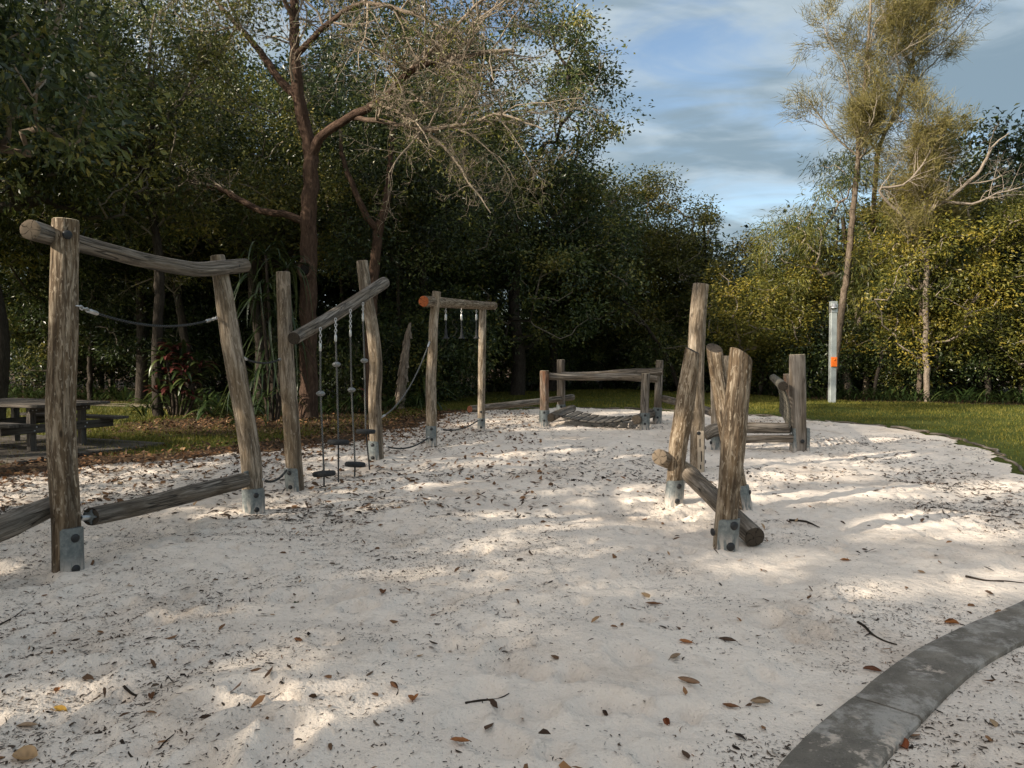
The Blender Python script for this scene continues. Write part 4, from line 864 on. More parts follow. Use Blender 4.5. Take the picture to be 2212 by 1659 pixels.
tree('dense', 'broadleaf_tree', 'spreading dark tree over the log bridge', 3.4, 38.2, .86, 310, .76, FT)
tree('olive', 'broadleaf_tree', 'olive tree behind the rope net', 10.9, 31.5, .95, 60, .80, FT)
tree('wattle', 'broadleaf_tree', 'narrow-leaved tree right behind the grey pole', 13.3, 29.4, 1.0, 150, 1.10, FT)
tree('olive', 'broadleaf_tree', 'yellow-green tree to the right of the grey pole', 15.9, 28.6, 1.02, 240, .95, FT)
tree('mid', 'broadleaf_tree', 'yellow-green tree at the right edge with low branches', 18.6, 27.4, .9, 330, .74, FT)
tree('dense', 'broadleaf_tree', 'dense dark tree rising at the top right behind the bare branches', 20.6, 33.5, 1.15, 80, 1.16, FT)
tree('wattle', 'broadleaf_tree', 'mid-green tree between the two casuarina stems and the right edge', 16.8, 33.0, 1.0, 190, .92, FT)
tree('dense', 'broadleaf_tree', 'darker round tree at the far right edge of the lawn', 21.5, 26.5, .85, 20, .62, FT)
for x, y, s, rot, sz, lab in [(-11.9, 17.2, .95, 10, 1.0, 'spreading tree whose canopy hangs over the picnic table'), (-8.0, 23.6, .95, 80, .92, 'canopy tree behind the strap-leaved palm'), (-16.2, 22.6, 1.05, 170, 1.1, 'canopy tree beyond the picnic table at the left edge'), (-3.2, 26.0, 1.0, 240, .95, 'canopy tree behind the far left frame'), (-12.6, 25.4, 1.0, 320, .98, 'canopy tree between the picnic table and the red-leaved shrub'), (1.8, 34.5, 1.0, 50, .85, 'canopy tree behind the green cabinet'), (-20.5, 25.0, 1.1, 120, 1.1, 'canopy tree at the far left end of the path')]:
    tree('canopy', 'canopy_tree', lab, x, y, s, rot, sz, FT)
FS = 'shrubs at the foot of the wood'
for x, y, s, rot, lab in [(-.6, 35, .95, 0, 'dark shrub behind the far left frame'), (2.2, 37.6, .9, 70, 'dark shrub behind the left half of the log bridge'), (5.4, 38.4, 1.0, 140, 'dark shrub behind the right half of the log bridge'), (8.3, 36.2, 1.0, 220, 'dark shrub behind the tallest right-hand post'), (10.6, 32.0, .95, 300, 'dark shrub behind the thick front post'), (12.6, 30.2, .8, 45, 'shrub at the foot of the grey pole'), (14.9, 29.2, .8, 100, 'low shrub right of the grey pole'), (17.4, 28.2, .8, 180, 'low shrub by the right part of the lawn'), (20.4, 27, .8, 250, 'low shrub at the right edge of the picture'), (-4.4, 24.8, .75, 20, 'shrub behind the hanging rope steps'), (-2.6, 26.2, .9, 110, 'shrub left of the far left frame'), (-10.5, 27.5, .8, 200, 'shrub behind the red-leaved plant'), (-7.2, 26.5, .8, 290, 'shrub behind the strap-leaved palm'), (-14.5, 31, .9, 330, 'dark shrub across the path from the picnic table'), (-19, 31.5, .9, 30, 'dark shrub at the left edge behind the picnic table')]:
    tree('bush', 'shrub', lab, x, y, s, rot, None, FS)
LITPX = [[(0,1522),(140,1490),(316,1470),(420,1440),(640,1415),(740,1420),(640,1430),(527,1449),(380,1500),(169,1498),(0,1565)],
 [(440,1690),(540,1560),(590,1500),(700,1470),(780,1455),(900,1480),(920,1540),(820,1600),(720,1690)], [(350,1340),(500,1310),(700,1330),(780,1335),(760,1360),(600,1360),(420,1360)],
 [(860,1190),(1000,1163),(1200,1165),(1340,1185),(1280,1230),(1050,1228),(900,1215)], [(330,1140),(420,1110),(530,1090),(620,1068),(680,1075),(560,1112),(430,1152),(350,1168)],
 [(590,975),(700,965),(800,985),(830,1005),(1000,1000),(1100,985),(1250,985),(1230,1010),(1000,1035),(830,1045),(700,1050),(640,1040)], [(-200,1030),(120,985),(300,955),(500,945),(560,985),(500,1010),(330,1060),(190,1080),(-200,1110)],
 [(1380,1050),(1500,1043),(1650,1050),(1570,1077),(1480,1092),(1390,1088)], [(1600,1000),(1750,983),(1850,998),(1940,1012),(1850,1037),(1700,1047),(1610,1032)], [(1370,1105),(1540,1090),(1570,1130),(1500,1143),(1390,1135)],
 [(1780,1290),(2050,1265),(2300,1210),(2300,1250),(2060,1302),(1800,1315)], [(-80,1215),(60,1165),(200,1190),(330,1200),(200,1240),(0,1250)], [(1000,1400),(1180,1360),(1300,1375),(1200,1405),(1060,1420)], [(1500,1215),(1700,1195),(1800,1205),(1680,1240),(1540,1245)],
 [(940,925),(1100,900),(1400,905),(1380,925),(1150,935)], [(1000,1062),(1200,1045),(1420,1050),(1380,1064),(1150,1076)], [(1650,1077),(1900,1055),(2150,1040),(2250,1045),(2100,1075),(1850,1090),(1680,1096)],
 [(1850,1165),(2100,1140),(2260,1130),(2260,1150),(2050,1172)], [(620,1245),(900,1225),(1150,1240),(1320,1255),(1100,1273),(850,1262)], [(950,1302),(1150,1280),(1400,1275),(1520,1288),(1300,1308),(1050,1320)], [(1560,965),(1800,945),(1960,950),(1850,962),(1650,975)], [(900,1125),(1100,1105),(1300,1110),(1250,1128),(1050,1138)]]
LITW = [np.array([G(u, v)[:2] for u, v in pl]) for pl in LITPX]
LITP = np.array([P(*k_) for k_ in [(138, 500, 5.1), (145, 560, 5.1), (148, 640, 5.1), (625, 1000, 8.3), (620, 900, 8.3), (813, 950, 10.9), (813, 850, 10.9), (812, 750, 10.9), (935, 930, 13), (933, 800, 13), (1450, 1030, 7.7), (1470, 960, 7.7), (1598, 840, 6), (1590, 900, 6), (1515, 700, 10.1), (1510, 780, 10.1), (540, 1060, 7.3), (530, 960, 7.3), (300, 560, 6), (730, 670, 9.5), (1000, 655, 14.5)]])
sv = np.array(SUN)
def gap(pts, rg_):
    """marks leaves to cut so sun lands on chosen patches of sand and posts"""
    g = pts - sv * (pts[:, 2] / sv[2])[:, None]; out = np.zeros(len(pts), bool); jx = rg_.normal(0, .12, (len(pts), 2))
    for pl in LITW:
        c, r_ = pl.mean(0), np.linalg.norm(pl - pl.mean(0), axis=1).max() + .5; k_ = np.where(np.linalg.norm(g[:, :2] - c, axis=1) < r_)[0]
        if len(k_): out[k_] |= sdist(g[k_, 0] + jx[k_, 0], g[k_, 1] + jx[k_, 1], pl) > -.16
    out &= rg_.rand(len(pts)) < .93
    for q_ in LITP:
        d = pts - q_; out |= (np.linalg.norm(d - (d @ sv)[:, None] * sv, axis=1) < .30)
    return out
SHADE = [('tree overhanging the top left corner above the nearest post', -7.7, 6.4, .85, 15, .95), ('shade tree just left of the camera, out of the picture', -9.4, -1.6, .95, 100, 1.05), ('shade tree left of the nearest posts, out of the picture', -10.8, 2.4, .95, 190, 1.05), ('shade tree beyond the left edge near the picnic table', -14.2, 8.2, 1.05, 250, 1.4), ('tall shade tree far left of the camera', -13.0, -4.6, 1.1, 300, 1.25), ('tall shade tree far left of the nearest posts', -15.0, .6, 1.1, 50, 1.3), ('tall shade tree far left of the picnic table', -17.0, 5.0, 1.15, 70, 1.55), ('tallest shade tree left behind the camera', -15.5, -8.6, 1.2, 140, 1.3), ('shade tree close behind the camera', -8.0, -5.6, .9, 220, 1.0)]
SLOBE = [(0, 0, 7.4, 3.4, 3.4, 2.8), (2.0, .6, 5.4, 2.8, 2.6, 1.9), (-1.9, .4, 5.8, 2.8, 2.6, 2.0), (.2, -2, 5.0, 2.6, 2.2, 1.7), (.3, 2.0, 5.2, 2.4, 2.2, 1.7)]
for i_, (lab, x, y, s, rot, sz) in enumerate(SHADE):
    rg = np.random.RandomState(500 + i_); cen = lobe_points(rg, SLOBE + ([(3.0, .2, 4.6, 1.6, 1.6, .9), (2.4, 1.4, 5.6, 1.8, 1.8, 1.4)] if i_ == 0 else []), 300 if i_ == 0 else 210, .25); w_ = MB(); skeleton(w_, rg, np.array([(0, 0, -.3), (.2, 0, 2), (-.1, .1, 4), (.1, 0, 6.5)]), np.array([.24, .20, .17, .09]), cen)
    l_ = MB(); leaves(l_, rg, cen, 130 if i_ == 0 else 95, .44 if i_ == 0 else .50, .14 if i_ == 0 else .20, .062 if i_ == 0 else .095); ca, sa = math.cos(R(rot)), math.sin(R(rot))
    def xf(v): return np.stack([(v[:, 0] * ca - v[:, 1] * sa) * s + x, (v[:, 0] * sa + v[:, 1] * ca) * s + y, v[:, 2] * sz], -1)
    w_.v = [xf(v) for v in w_.v]; V4 = xf(l_.v[0]).reshape(-1, 4, 3); val4 = l_.val[0].reshape(-1, 4); V4 = V4; keep = ~gap(V4.mean(1), rg); V4, val4 = V4[keep], val4[keep]; k_ = len(V4); b = np.arange(k_) * 4  # crown shaped for the light: leaves over the chosen sun patches dropped
    o = thing('shade_tree', lab, 'tree', (x, y, 0), 'shade trees left of the sand'); part('trunk', w_, MT('bark_brown'), o)
    part('crown', MB().add(V4.reshape(-1, 3), None, np.stack([np.stack([b, b + 1, b + 2], 1), np.stack([b, b + 2, b + 3], 1)], 1).reshape(-1, 3), None, val4.ravel()), MT('leaf_dark'), o, False)

# the reddish forked tree, half bare
rg = np.random.RandomState(21); T1b = G(667, 905); D0 = T1b[1]
ft = thing('forked_tree', 'reddish-brown forked tree with fine bare twigs in front of the wood', 'tree', T1b)
w = MB(); lcen = []
def bval(r): return np.clip((.085 - r) / .075, 0, 1)
def limb(pts, sides=14, cap=True):
    p_ = smooth_path(L3(pts), .25); p_[1:-1, :3] += rg.normal(size=(len(p_) - 2, 3)) * .012; m_ = 1 + .14 * (rg.rand(len(p_), sides) - .5)
    p_[:, 3] *= .88; tube(w, p_[:, :3], p_[:, 3], sides, bval(p_[:, 3]), cap, 0, m_); return p_
lm = [limb([(667, 920, D0, .34), (667, 880, D0, .27), (666, 700, D0, .245), (667, 560, D0, .235), (667, 470, D0, .225), (672, 365, D0, .215), (664, 300, D0, .185), (645, 204, D0 - .2, .165), (637, 102, D0 - .3, .14), (636, 0, D0 - .3, .12), (640, -130, D0 - .2, .08), (650, -260, D0, .04)]),
      limb([(672, 345, D0, .15), (690, 300, D0 - .2, .13), (741, 262, D0 - .6, .12), (823, 216, D0 - 1.2, .10), (898, 146, D0 - 1.8, .08), (1036, 117, D0 - 2.4, .055), (1111, 109, D0 - 2.7, .035)], 10),
      limb([(650, 215, D0 - .2, .13), (607, 175, D0 - .1, .115), (549, 96, D0 + .2, .09), (490, 29, D0 + .4, .065), (440, -30, D0 + .6, .045), (380, -90, D0 + .8, .02)], 10),
      limb([(655, 478, D0, .12), (610, 462, D0 + .1, .10), (563, 455, D0 + .2, .095), (490, 417, D0 + .2, .08), (432, 397, D0 + .3, .07), (312, 372, D0 + .4, .05), (240, 345, D0 + .5, .03)], 10),
      limb([(640, 120, D0 - .3, .09), (700, 60, D0 - .9, .075), (780, 8, D0 - 1.5, .06), (880, 25, D0 - 2.2, .05), (960, 62, D0 - 2.6, .03)], 8),
      limb([(760, 255, D0 - .7, .07), (830, 262, D0 - 1.4, .06), (926, 280, D0 - 2.0, .05), (1020, 265, D0 - 2.6, .04), (1083, 247, D0 - 3, .03), (1176, 281, D0 - 3.3, .015)], 8),
      limb([(800, 228, D0 - 1.1, .05), (880, 250, D0 - 1.6, .045), (960, 320, D0 - 2.0, .035), (1015, 395, D0 - 2.2, .025), (1060, 460, D0 - 2.4, .012)], 8),
      limb([(640, 60, D0 - .3, .08), (610, -20, D0 - .6, .06), (590, -120, D0 - 1, .04), (600, -220, D0 - 1.2, .02)], 8),
      limb([(900, 145, D0 - 1.8, .05), (980, 60, D0 - 2.2, .04), (1040, 0, D0 - 2.6, .03), (1120, -60, D0 - 2.8, .015)], 8)]
def grow(p, d, L, r, lev):
    n_ = 6; pts = [p]; 
    for i in range(n_ - 1):
        d = nrm(d + rg.normal(size=3) * .20 + np.array([0, 0, .03])); pts.append(pts[-1] + d * L / (n_ - 1))
    pts = np.array(pts); rr = np.linspace(r, r * .4, n_); tube(w, pts, rr, (5, 4, 3, 3)[lev], bval(rr))
    if lev >= 2: lcen.append(pts[-1])
    if lev < 3:
        for k_ in range((5, 4, 3)[lev]):
            i = rg.randint(1, n_); nd_ = nrm(d + nrm(rg.normal(size=3)) * 1.0); grow(pts[i], nd_, L * rg.uniform(.4, .62), max(.0042, rr[i] * .56), lev + 1)
for li, (k, lo, hi) in {0: (13, .55, 1.0), 1: (24, .35, 1.0), 2: (14, .3, 1.0), 3: (7, .35, 1.0), 4: (14, .3, 1.0), 5: (18, .2, 1.0), 6: (14, .15, 1.0), 7: (8, .3, 1.0), 8: (12, .2, 1.)}.items():
    p_ = lm[li]
    for _ in range(k):
        i = int(len(p_) * rg.uniform(lo, hi)) - 1; i = max(1, min(len(p_) - 2, i)); tdir = nrm(p_[i + 1, :3] - p_[i, :3])
        grow(p_[i, :3], nrm(tdir * .7 + nrm(rg.normal(size=3)) * .9 + np.array([.15 if li in (1, 4, 5, 6, 8) else -.1, -.1, .05])), rg.uniform(1.0, 2.1) * (.7 if li in (3, 6) else 1), min(.032, p_[i, 3] * .55), 0)
part('trunk', w, MT('bark_brown'), ft)
lf = MB(); lcen = np.array(lcen); lc = lcen[rg.rand(len(lcen)) < .13]; leaves(lf, rg, lc, 9, .15, .11, .034, .5, .1); part('crown', lf, MT('leaf_mid'), ft, False)
kn = P(659, 582, D0 - .24); mbk = MB(); a_ = np.linspace(0, 2 * np.pi, 15); tube(mbk, np.array([kn + np.array([math.cos(t) * .15, -.02 + .02 * math.cos(2 * t), math.sin(t) * .21]) for t in a_]), .045, 8, .3); part('knot_ring', mbk, MT('bark_brown'), ft)
link('knot_hole', disc_mesh('knot_hole', [(.0, .012), (.10, .01), (.12, 0)], MT('dark_slot'), 14, (0, -1, 0), kn + np.array([0, -.005, 0])), ft)

# second trunk with a fork behind the bowed post
rg = np.random.RandomState(22); w = MB(); T2b = G(803, 893); D2 = T2b[1]
o = thing('forked_tree', 'slimmer forked trunk rising behind the top of the bowed post', 'tree', T2b)
limb([(803, 905, D2, .2), (800, 760, D2, .18), (806, 620, D2, .17), (812, 540, D2, .16), (818, 492, D2, .15), (834, 440, D2, .12), (842, 360, D2 + .3, .09), (850, 250, D2 + .5, .06)], 10)
limb([(818, 495, D2, .12), (800, 480, D2 - .1, .11), (775, 430, D2 - .2, .095), (752, 380, D2 - .2, .08), (738, 330, D2, .07), (735, 280, D2, .05)], 10)
part('trunk', w, MT('bark_brown'), o); cen = lobe_points(rg, [(T2b[0] - .2, D2 + 1.2, 8.6, 2.6, 2.2, 2.2), (T2b[0] + 1.6, D2 + 1.4, 6.6, 2.2, 2.0, 1.8), (T2b[0] + .4, D2 + 1.6, 5.0, 2.4, 1.6, 1.2)], 170)
lf = MB(); leaves(lf, rg, cen, 95, .42, .13, .05, .3); part('crown', lf, MT('leaf_dark'), o, False)
rg = np.random.RandomState(24); w = MB(); lcen = []; LB = G(342, 900); DL = LB[1]
o = thing('forked_tree', 'crooked dark tree with long limbs reaching left above the picnic table', 'tree', LB)
lm = [limb([(342, 915, DL, .17), (338, 760, DL, .15), (345, 600, DL, .14), (334, 480, DL, .12), (322, 385, DL - .2, .10), (330, 280, DL - .3, .08), (322, 150, DL - .3, .05), (335, 30, DL - .2, .03)], 10),
      limb([(326, 400, DL - .2, .085), (290, 340, DL - .6, .075), (235, 300, DL - 1.0, .065), (150, 268, DL - 1.4, .055), (60, 305, DL - 1.6, .035), (-20, 330, DL - 1.8, .02)], 8), limb([(338, 470, DL, .075), (290, 420, DL - .6, .065), (220, 360, DL - 1.0, .055), (130, 330, DL - 1.3, .045), (30, 350, DL - 1.5, .025)], 8), limb([(322, 300, DL - .3, .06), (390, 220, DL - .6, .05), (440, 130, DL - .8, .035), (470, 60, DL - 1, .02)], 8)]
for p_ in lm:
    for _ in range(9):
        i = min(int(len(p_) * rg.uniform(.4, .97)), len(p_) - 2); grow(p_[i, :3], nrm(nrm(p_[i + 1, :3] - p_[i, :3]) + nrm(rg.normal(size=3)) * .9), rg.uniform(.9, 1.7), min(.03, p_[i, 3] * .5), 0)
part('trunk', w, MT('bark_forest'), o); lf = MB(); leaves(lf, rg, np.array(lcen)[::2], 12, .22, .12, .045, .4, .15); part('crown', lf, MT('leaf_mid'), o, False)
# broken trunk
rg = np.random.RandomState(23); w = MB(); SB = G(866, 884); DS = SB[1]
o = thing('broken_trunk', 'broken tree trunk with pale peeling bark among strap-leaved plants', 'tree stump', SB)
p_ = smooth_path(L3([(862, 900, DS, .15), (868, 830, DS, .14), (875, 770, DS, .125), (881, 725, DS, .09), (886, 697, DS, .025)]), .08)
tube(w, p_[:, :3], p_[:, 3], 14, None, True, 0, 1 + .5 * (rg.rand(len(p_), 14) - .5) * np.linspace(.4, 1, len(p_))[:, None]); part('trunk', w, MT('bark_pale'), o)
for k_ in range(16):
    i = rg.randint(4, len(p_) - 3); a = rg.uniform(-2.8, -.3); c = p_[i, :3] + np.array([math.cos(a), math.sin(a), 0]) * p_[i, 3] * 1.1
    m_ = MB(); h_ = rg.uniform(.1, .28); pts = np.array([c + np.array([math.cos(a) * .05 * t * t, math.sin(a) * .05 * t * t, -h_ * t]) for t in np.linspace(0, 1, 5)]); sd_ = np.array([-math.sin(a), math.cos(a), 0]) * .05
    m_.add(np.concatenate([pts - sd_, pts + sd_]), [[i2, i2 + 1, 6 + i2, 5 + i2] for i2 in range(4)]); part('bark_flake', m_, MT('bark_pale'), o)

# casuarinas and bare pale tree on the right
def casuarina(name, label, stems, d, seed, nb, spread):
    global w
    rg_ = np.random.RandomState(seed); w = MB(); b_ = G(stems[0][0][0], stems[0][0][1]); o = thing(name, label, 'tree', (P(stems[0][0][0], stems[0][0][1], d)[0], d, 0)); nd = MB(); tips = []
    def br(p, dr, L, r, lev):
        n_ = 6; pts = [p]
        for i in range(n_ - 1): dr = nrm(dr + rg_.normal(size=3) * .2 + np.array([0, 0, .10])); pts.append(pts[-1] + dr * L / (n_ - 1))
        pts = np.array(pts); rr = np.linspace(r, r * .45, n_); tube(w, pts, rr, (6, 4, 3)[lev], bval(rr) * .9)
        if lev: tips.append((pts[-1], dr)); tips.append((pts[3], dr))
        if lev < 2:
            for _ in range((7, 4)[lev]):
                i = rg_.randint(1, n_); br(pts[i], nrm(dr + nrm(rg_.normal(size=3)) * .85), L * rg_.uniform(.35, .6), max(.008, rr[i] * .5), lev + 1)
    for st in stems:
        p_ = limb([(u, v, d + dd, r * .72) for u, v, dd, r in st], 10); zt = p_[:, 2]
        for _ in range(nb):
            i = rg_.randint(int(len(p_) * .46), len(p_) - 1); a = rg_.rand() * 2 * np.pi
            br(p_[i, :3], nrm(np.array([math.cos(a), math.sin(a), .75])), spread * rg_.uniform(.5, 1.0), min(.07, p_[i, 3] * .5), 0)
    part('trunk', w, MT('bark_tan'), o)
    for c, dr in tips:
        k = 16; base = c + rg_.normal(size=(k, 3)) * .15; a = nrm(dr * 1.0 + rg_.normal(size=(k, 3)) * .55); L = rg_.uniform(.25, .55, k)[:, None]; s = nrm(np.cross(a, rg_.normal(size=(k, 3)))) * .009
        tip = base + a * L + np.array([0, 0, -.04]); v = np.stack([base - s, base + s, tip], 1).reshape(-1, 3); nd.add(v, None, np.arange(k * 3).reshape(-1, 3), None, np.repeat(np.clip(rg_.normal(.5, .22, k), 0, 1), 3))
    part('crown', nd, MT('needle'), o, False); return o
casuarina('casuarina_tree', 'tall wispy casuarina whose pale stem leans behind the grey pole', [[(1793, 872, 0, .24), (1805, 770, 0, .22), (1814, 705, 0, .20), (1823, 640, 0, .19), (1833, 556, 0, .18), (1849, 393, 0, .15), (1855, 317, 0, .13), (1853, 267, 0, .12), (1866, 200, 0, .10), (1873, 117, 0, .09), (1880, 33, 0, .07), (1885, -120, 0, .05), (1890, -260, 0, .03)]], 28.0, 31, 22, 3.0)
casuarina('casuarina_tree', 'wispy casuarina stem leaning right against the sky at the upper right', [[(1870, 862, 0, .2), (1880, 600, 0, .17), (1890, 400, 0, .14), (1899, 317, 0, .13), (1926, 260, 0, .11), (1953, 183, 0, .10), (1980, 110, 0, .08), (2009, 27, 0, .07), (2030, -100, 0, .05), (2050, -220, 0, .03)]], 29.5, 32, 24, 3.4)
casuarina('casuarina_tree', 'lower brown-green casuarina left of the bare pale branches', [[(1985, 866, 0, .14), (1990, 600, 0, .12), (1985, 450, 0, .09), (1992, 380, 0, .07), (2010, 320, 0, .03)]], 27.2, 33, 20, 2.2)
rg = np.random.RandomState(34); w = MB(); lcen = []
o = thing('bare_tree', 'leafless pale-branched tree spreading over the yellow-green trees at right', 'tree', (P(2003, 866, 26.6)[0], 26.6, 0))
lm = [limb([(2003, 885, 26.6, .12), (2000, 700, 26.6, .11), (2003, 560, 26.5, .10), (2006, 462, 26.4, .09), (2052, 427, 26.3, .075), (2109, 377, 26.2, .065), (2136, 333, 26.2, .055), (2150, 310, 26.2, .04), (2180, 287, 26.2, .02)], 10),
      limb([(2003, 560, 26.5, .07), (1960, 480, 26.3, .06), (1900, 412, 26.2, .05), (1949, 400, 26.1, .045), (1992, 357, 26.0, .035), (2012, 320, 26.0, .02)], 8), limb([(2040, 436, 26.3, .06), (2100, 440, 26.0, .05), (2150, 420, 25.8, .03), (2205, 405, 25.6, .02)], 8)]
for p_ in lm:
    for _ in range(9):
        i = int(len(p_) * rg.uniform(.45, .97)); i = min(i, len(p_) - 2); grow(p_[i, :3], nrm(nrm(p_[i + 1, :3] - p_[i, :3]) + nrm(rg.normal(size=3)) * .8), rg.uniform(.7, 1.4), p_[i, 3] * .5, 1)
part('trunk', w, MT('bark_pale'), o)
# slim understory trunks seen in the dark
for u, v, d, lean, r, lab in [(415, 880, 24, -25, .16, 'leaning pale trunk behind the second near post'), (1470, 860, 34, -75, .10, 'thin trunk slanting up to the left behind the tallest post'), (1640, 862, 31, 30, .11, 'crooked grey trunk left of the rope net'), (1885, 872, 28.0, 45, .07, 'thin crooked trunk right of the grey pole'), (2135, 878, 27.0, -10, .10, 'pale straight trunk in the shade at right'), (195, 872, 27, 4, .10, 'thin brown trunk behind the picnic table'), (1700, 858, 33, -20, .2, 'brown trunk behind the tall squared post')]:
    rg = np.random.RandomState(int(u)); w = MB(); b_ = P(u, v, d); b_[2] = -.2; o = thing('slim_tree', lab, 'tree', (b_[0], d, 0)); H = 5.5; dx = lean / 1620 * d * 2.2
    limb_ = smooth_path(np.array([(*b_, r), (b_[0] + dx * .15, d, H * .25, r * .9), (b_[0] + dx * .5 + .1, d, H * .55, r * .75), (b_[0] + dx * .8, d + .2, H * .8, r * .55), (b_[0] + dx, d + .3, H, r * .3)]), .2)
    limb_[:, :3] += rg.normal(size=(len(limb_), 3)) * .015; tube(w, limb_[:, :3], limb_[:, 3], 9, None, True, 0, 1 + .15 * (rg.rand(len(limb_), 9) - .5)); lcen = []
    for _ in range(6): i = rg.randint(len(limb_) // 3, len(limb_) - 1); grow(limb_[i, :3], nrm(rg.normal(size=3) + np.array([0, 0, .6])), rg.uniform(.8, 1.5), limb_[i, 3] * .4, 1)
    part('trunk', w, MT('bark_forest'), o); lf = MB(); leaves(lf, rg, np.array(lcen), 14, .2, .11, .045, .3); part('crown', lf, MT('leaf_mid'), o, False)

# the wood behind, one mass
rg = np.random.RandomState(41); K = 3000; bx_ = rg.uniform(-48, 48, K); by_ = np.interp(bx_, TREELINE[:, 0], TREELINE[:, 1]) + rg.uniform(6.5, 15, K)
top = np.interp(bx_ / by_ * 1620 + 1106, [-400, 150, 400, 470, 560, 640, 1000, 1260, 1320, 1520, 1560, 1700, 1760, 2050, 2120, 2700], [20, 20, 15, 12, 12.5, 14, 14, 12.5, 10, 9, 5.6, 5.6, 8.5, 9, 12.5, 12])
bz_ = .2 + top * rg.rand(K) ** .85 * (.85 + .15 * rg.rand(K)); mbb = MB(); leaves(mbb, rg, np.c_[bx_, by_, bz_], 58, .8, .30, .16, .25, -.12)
for _ in range(70):
    x = rg.uniform(-40, 40); y = np.interp(x, TREELINE[:, 0], TREELINE[:, 1]) + rg.uniform(4, 12); h = rg.uniform(5, 9); l_ = rg.normal(0, .5, 2); rr = rg.uniform(.06, .16)
    tube(mbb, np.array([(x, y, -.2), (x + l_[0] * .4, y, h * .4), (x + l_[0], y + l_[1], h)]), [rr, rr * .8, rr * .5], 6, .3, False, 1)
stuff(part('wood_backdrop', mbb, MT('leaf_dark', 'bark_dark'), None, False), 'dark mass of trees deep in the wood', 'wood')

# ------------------------------------------------------------------ strap-leaved plants
def strap_mesh(L, W, droop, seed, mat, lift=1.0):
    rg_ = np.random.RandomState(seed); t = np.linspace(0, 1, 8); y = L * t * (1 - .18 * t * droop); z = L * (lift * t * .75 - droop * t ** 2.2 * .95); wv = W * np.sin(np.pi * (t * .86 + .12)) ** .7; x = rg_.uniform(-.12, .12) * L * t ** 2
    v = np.concatenate([np.c_[x - wv / 2, y, z + wv * .25], np.c_[x, y, z], np.c_[x + wv / 2, y, z + wv * .25]]); q_ = [[s * 8 + i, (s + 1) * 8 + i, (s + 1) * 8 + i + 1, s * 8 + i + 1] for s in range(2) for i in range(7)]
    return MB().add(v, q_, None, None, np.tile(np.clip(rg_.uniform(.15, .9) + .25 * t, 0, 1), 3)).mesh('leaf', MT(mat))
def strap_plant(name, label, cat, base, heads, n, L, W, droop, mat, seed, stems=True, alt=None, group=None):
    rg_ = np.random.RandomState(seed); o = thing(name, label, cat, base, group); vs_ = [strap_mesh(L, W, droop * k, seed + i, mat, l_) for i, (k, l_) in enumerate(((.6, 1.2), (.9, 1.0), (1.1, .8), (1.3, .6)))]
    va = [strap_mesh(L * .8, W * 1.1, droop, seed + 20 + i, alt, 1.0) for i in range(3)] if alt else None
    for hx, hy, hz in heads:
        c = np.array(base) + [hx, hy, hz]
        if stems and hz > .35: part('stem', tube(MB(), smooth_path(np.array([np.array(base) + [hx * .3, hy * .3, -.1], np.array(base) + [hx * .7 + .05, hy * .7, hz * .5], c]), .15), .035, 7, .3), MT('bark_dark'), o)
        for k_ in range(n):
            m_ = va[rg_.randint(3)] if va and rg_.rand() < .5 else vs_[rg_.randint(4)]
            l_ = link('leaf', m_, o, tuple(c + rg_.normal(size=3) * .03)); l_.rotation_euler = (rg_.uniform(-.35, .45), rg_.uniform(-.2, .2), rg_.rand() * 6.283); s_ = rg_.uniform(.65, 1.15); l_.scale = (s_, s_, s_)
    return o
b_ = G(590, 912); rgp = np.random.RandomState(50)
strap_plant('strap_palm', 'tall clump of long drooping green strap leaves left of the reddish trunk', 'plant', b_, [(rgp.uniform(-.55, .45), rgp.uniform(-.4, .4), z) for z in (.6, 1.1, 1.6, 2.1, 2.5, 2.9, 3.3, 3.7, 4.1)], 18, 1.25, .055, 1.5, 'strap', 51)
b_ = G(382, 900)
strap_plant('cordyline', 'dark shrub with a crown of red strap leaves left of the second near post', 'plant', b_, [(-.1, 0, 1.75), (.12, .1, 1.45), (-.35, .1, 1.1), (.35, 0, .9), (0, -.1, .7), (.55, .2, 1.3), (-.2, -.1, 1.5), (.25, -.1, 1.15), (-.45, 0, .6), (.5, -.1, .5)], 24, .62, .10, .7, 'strap', 52, True, 'strap_red')
for i, (u, v, n_, L, W, dr, m_, alt, lab) in enumerate([(745, 872, 14, .7, .06, .9, 'strap', 'strap_red', 'red-tinged bromeliad clump behind the hanging rope steps'), (850, 880, 26, 1.15, .05, .9, 'strap', None, 'spiky strap-leaved plant left of the broken trunk'), (905, 884, 30, 1.25, .05, 1.0, 'strap', None, 'spiky strap-leaved plant between the broken trunk and the far left frame'), (955, 868, 18, .9, .05, .9, 'strap', None, 'small spiky plant just right of the far left frame post'), (460, 905, 22, 1.0, .08, .9, 'strap', None, 'leafy dark plant between the red-leaved shrub and the leaning post'), (520, 925, 20, .9, .07, 1.0, 'strap', None, 'low leafy plant at the foot of the strap palm'), (700, 890, 22, .95, .06, .9, 'strap', None, 'strap-leaved clump right of the reddish trunk'), (790, 886, 18, .8, .06, .8, 'strap', 'strap_red', 'dark reddish clump behind the bowed post'), (310, 902, 16, .8, .06, .8, 'strap', None, 'dark spiky plant at the left foot of the red-leaved shrub'), (1545, 850, 26, 1.4, .05, .9, 'strap', None, 'pale strap-leaved tussock behind the leaning cluster posts'), (20, 872, 22, 1.2, .06, 1.0, 'strap', None, 'spiky dark plant at the left edge across the path')]):
    strap_plant('strap_plant', lab, 'plant', G(u, v), [(0, 0, .05), (.15, .1, .25)], n_ // 2 + 3, L, W, dr, m_, 60 + i, False, alt, 'strap-leaved plants')
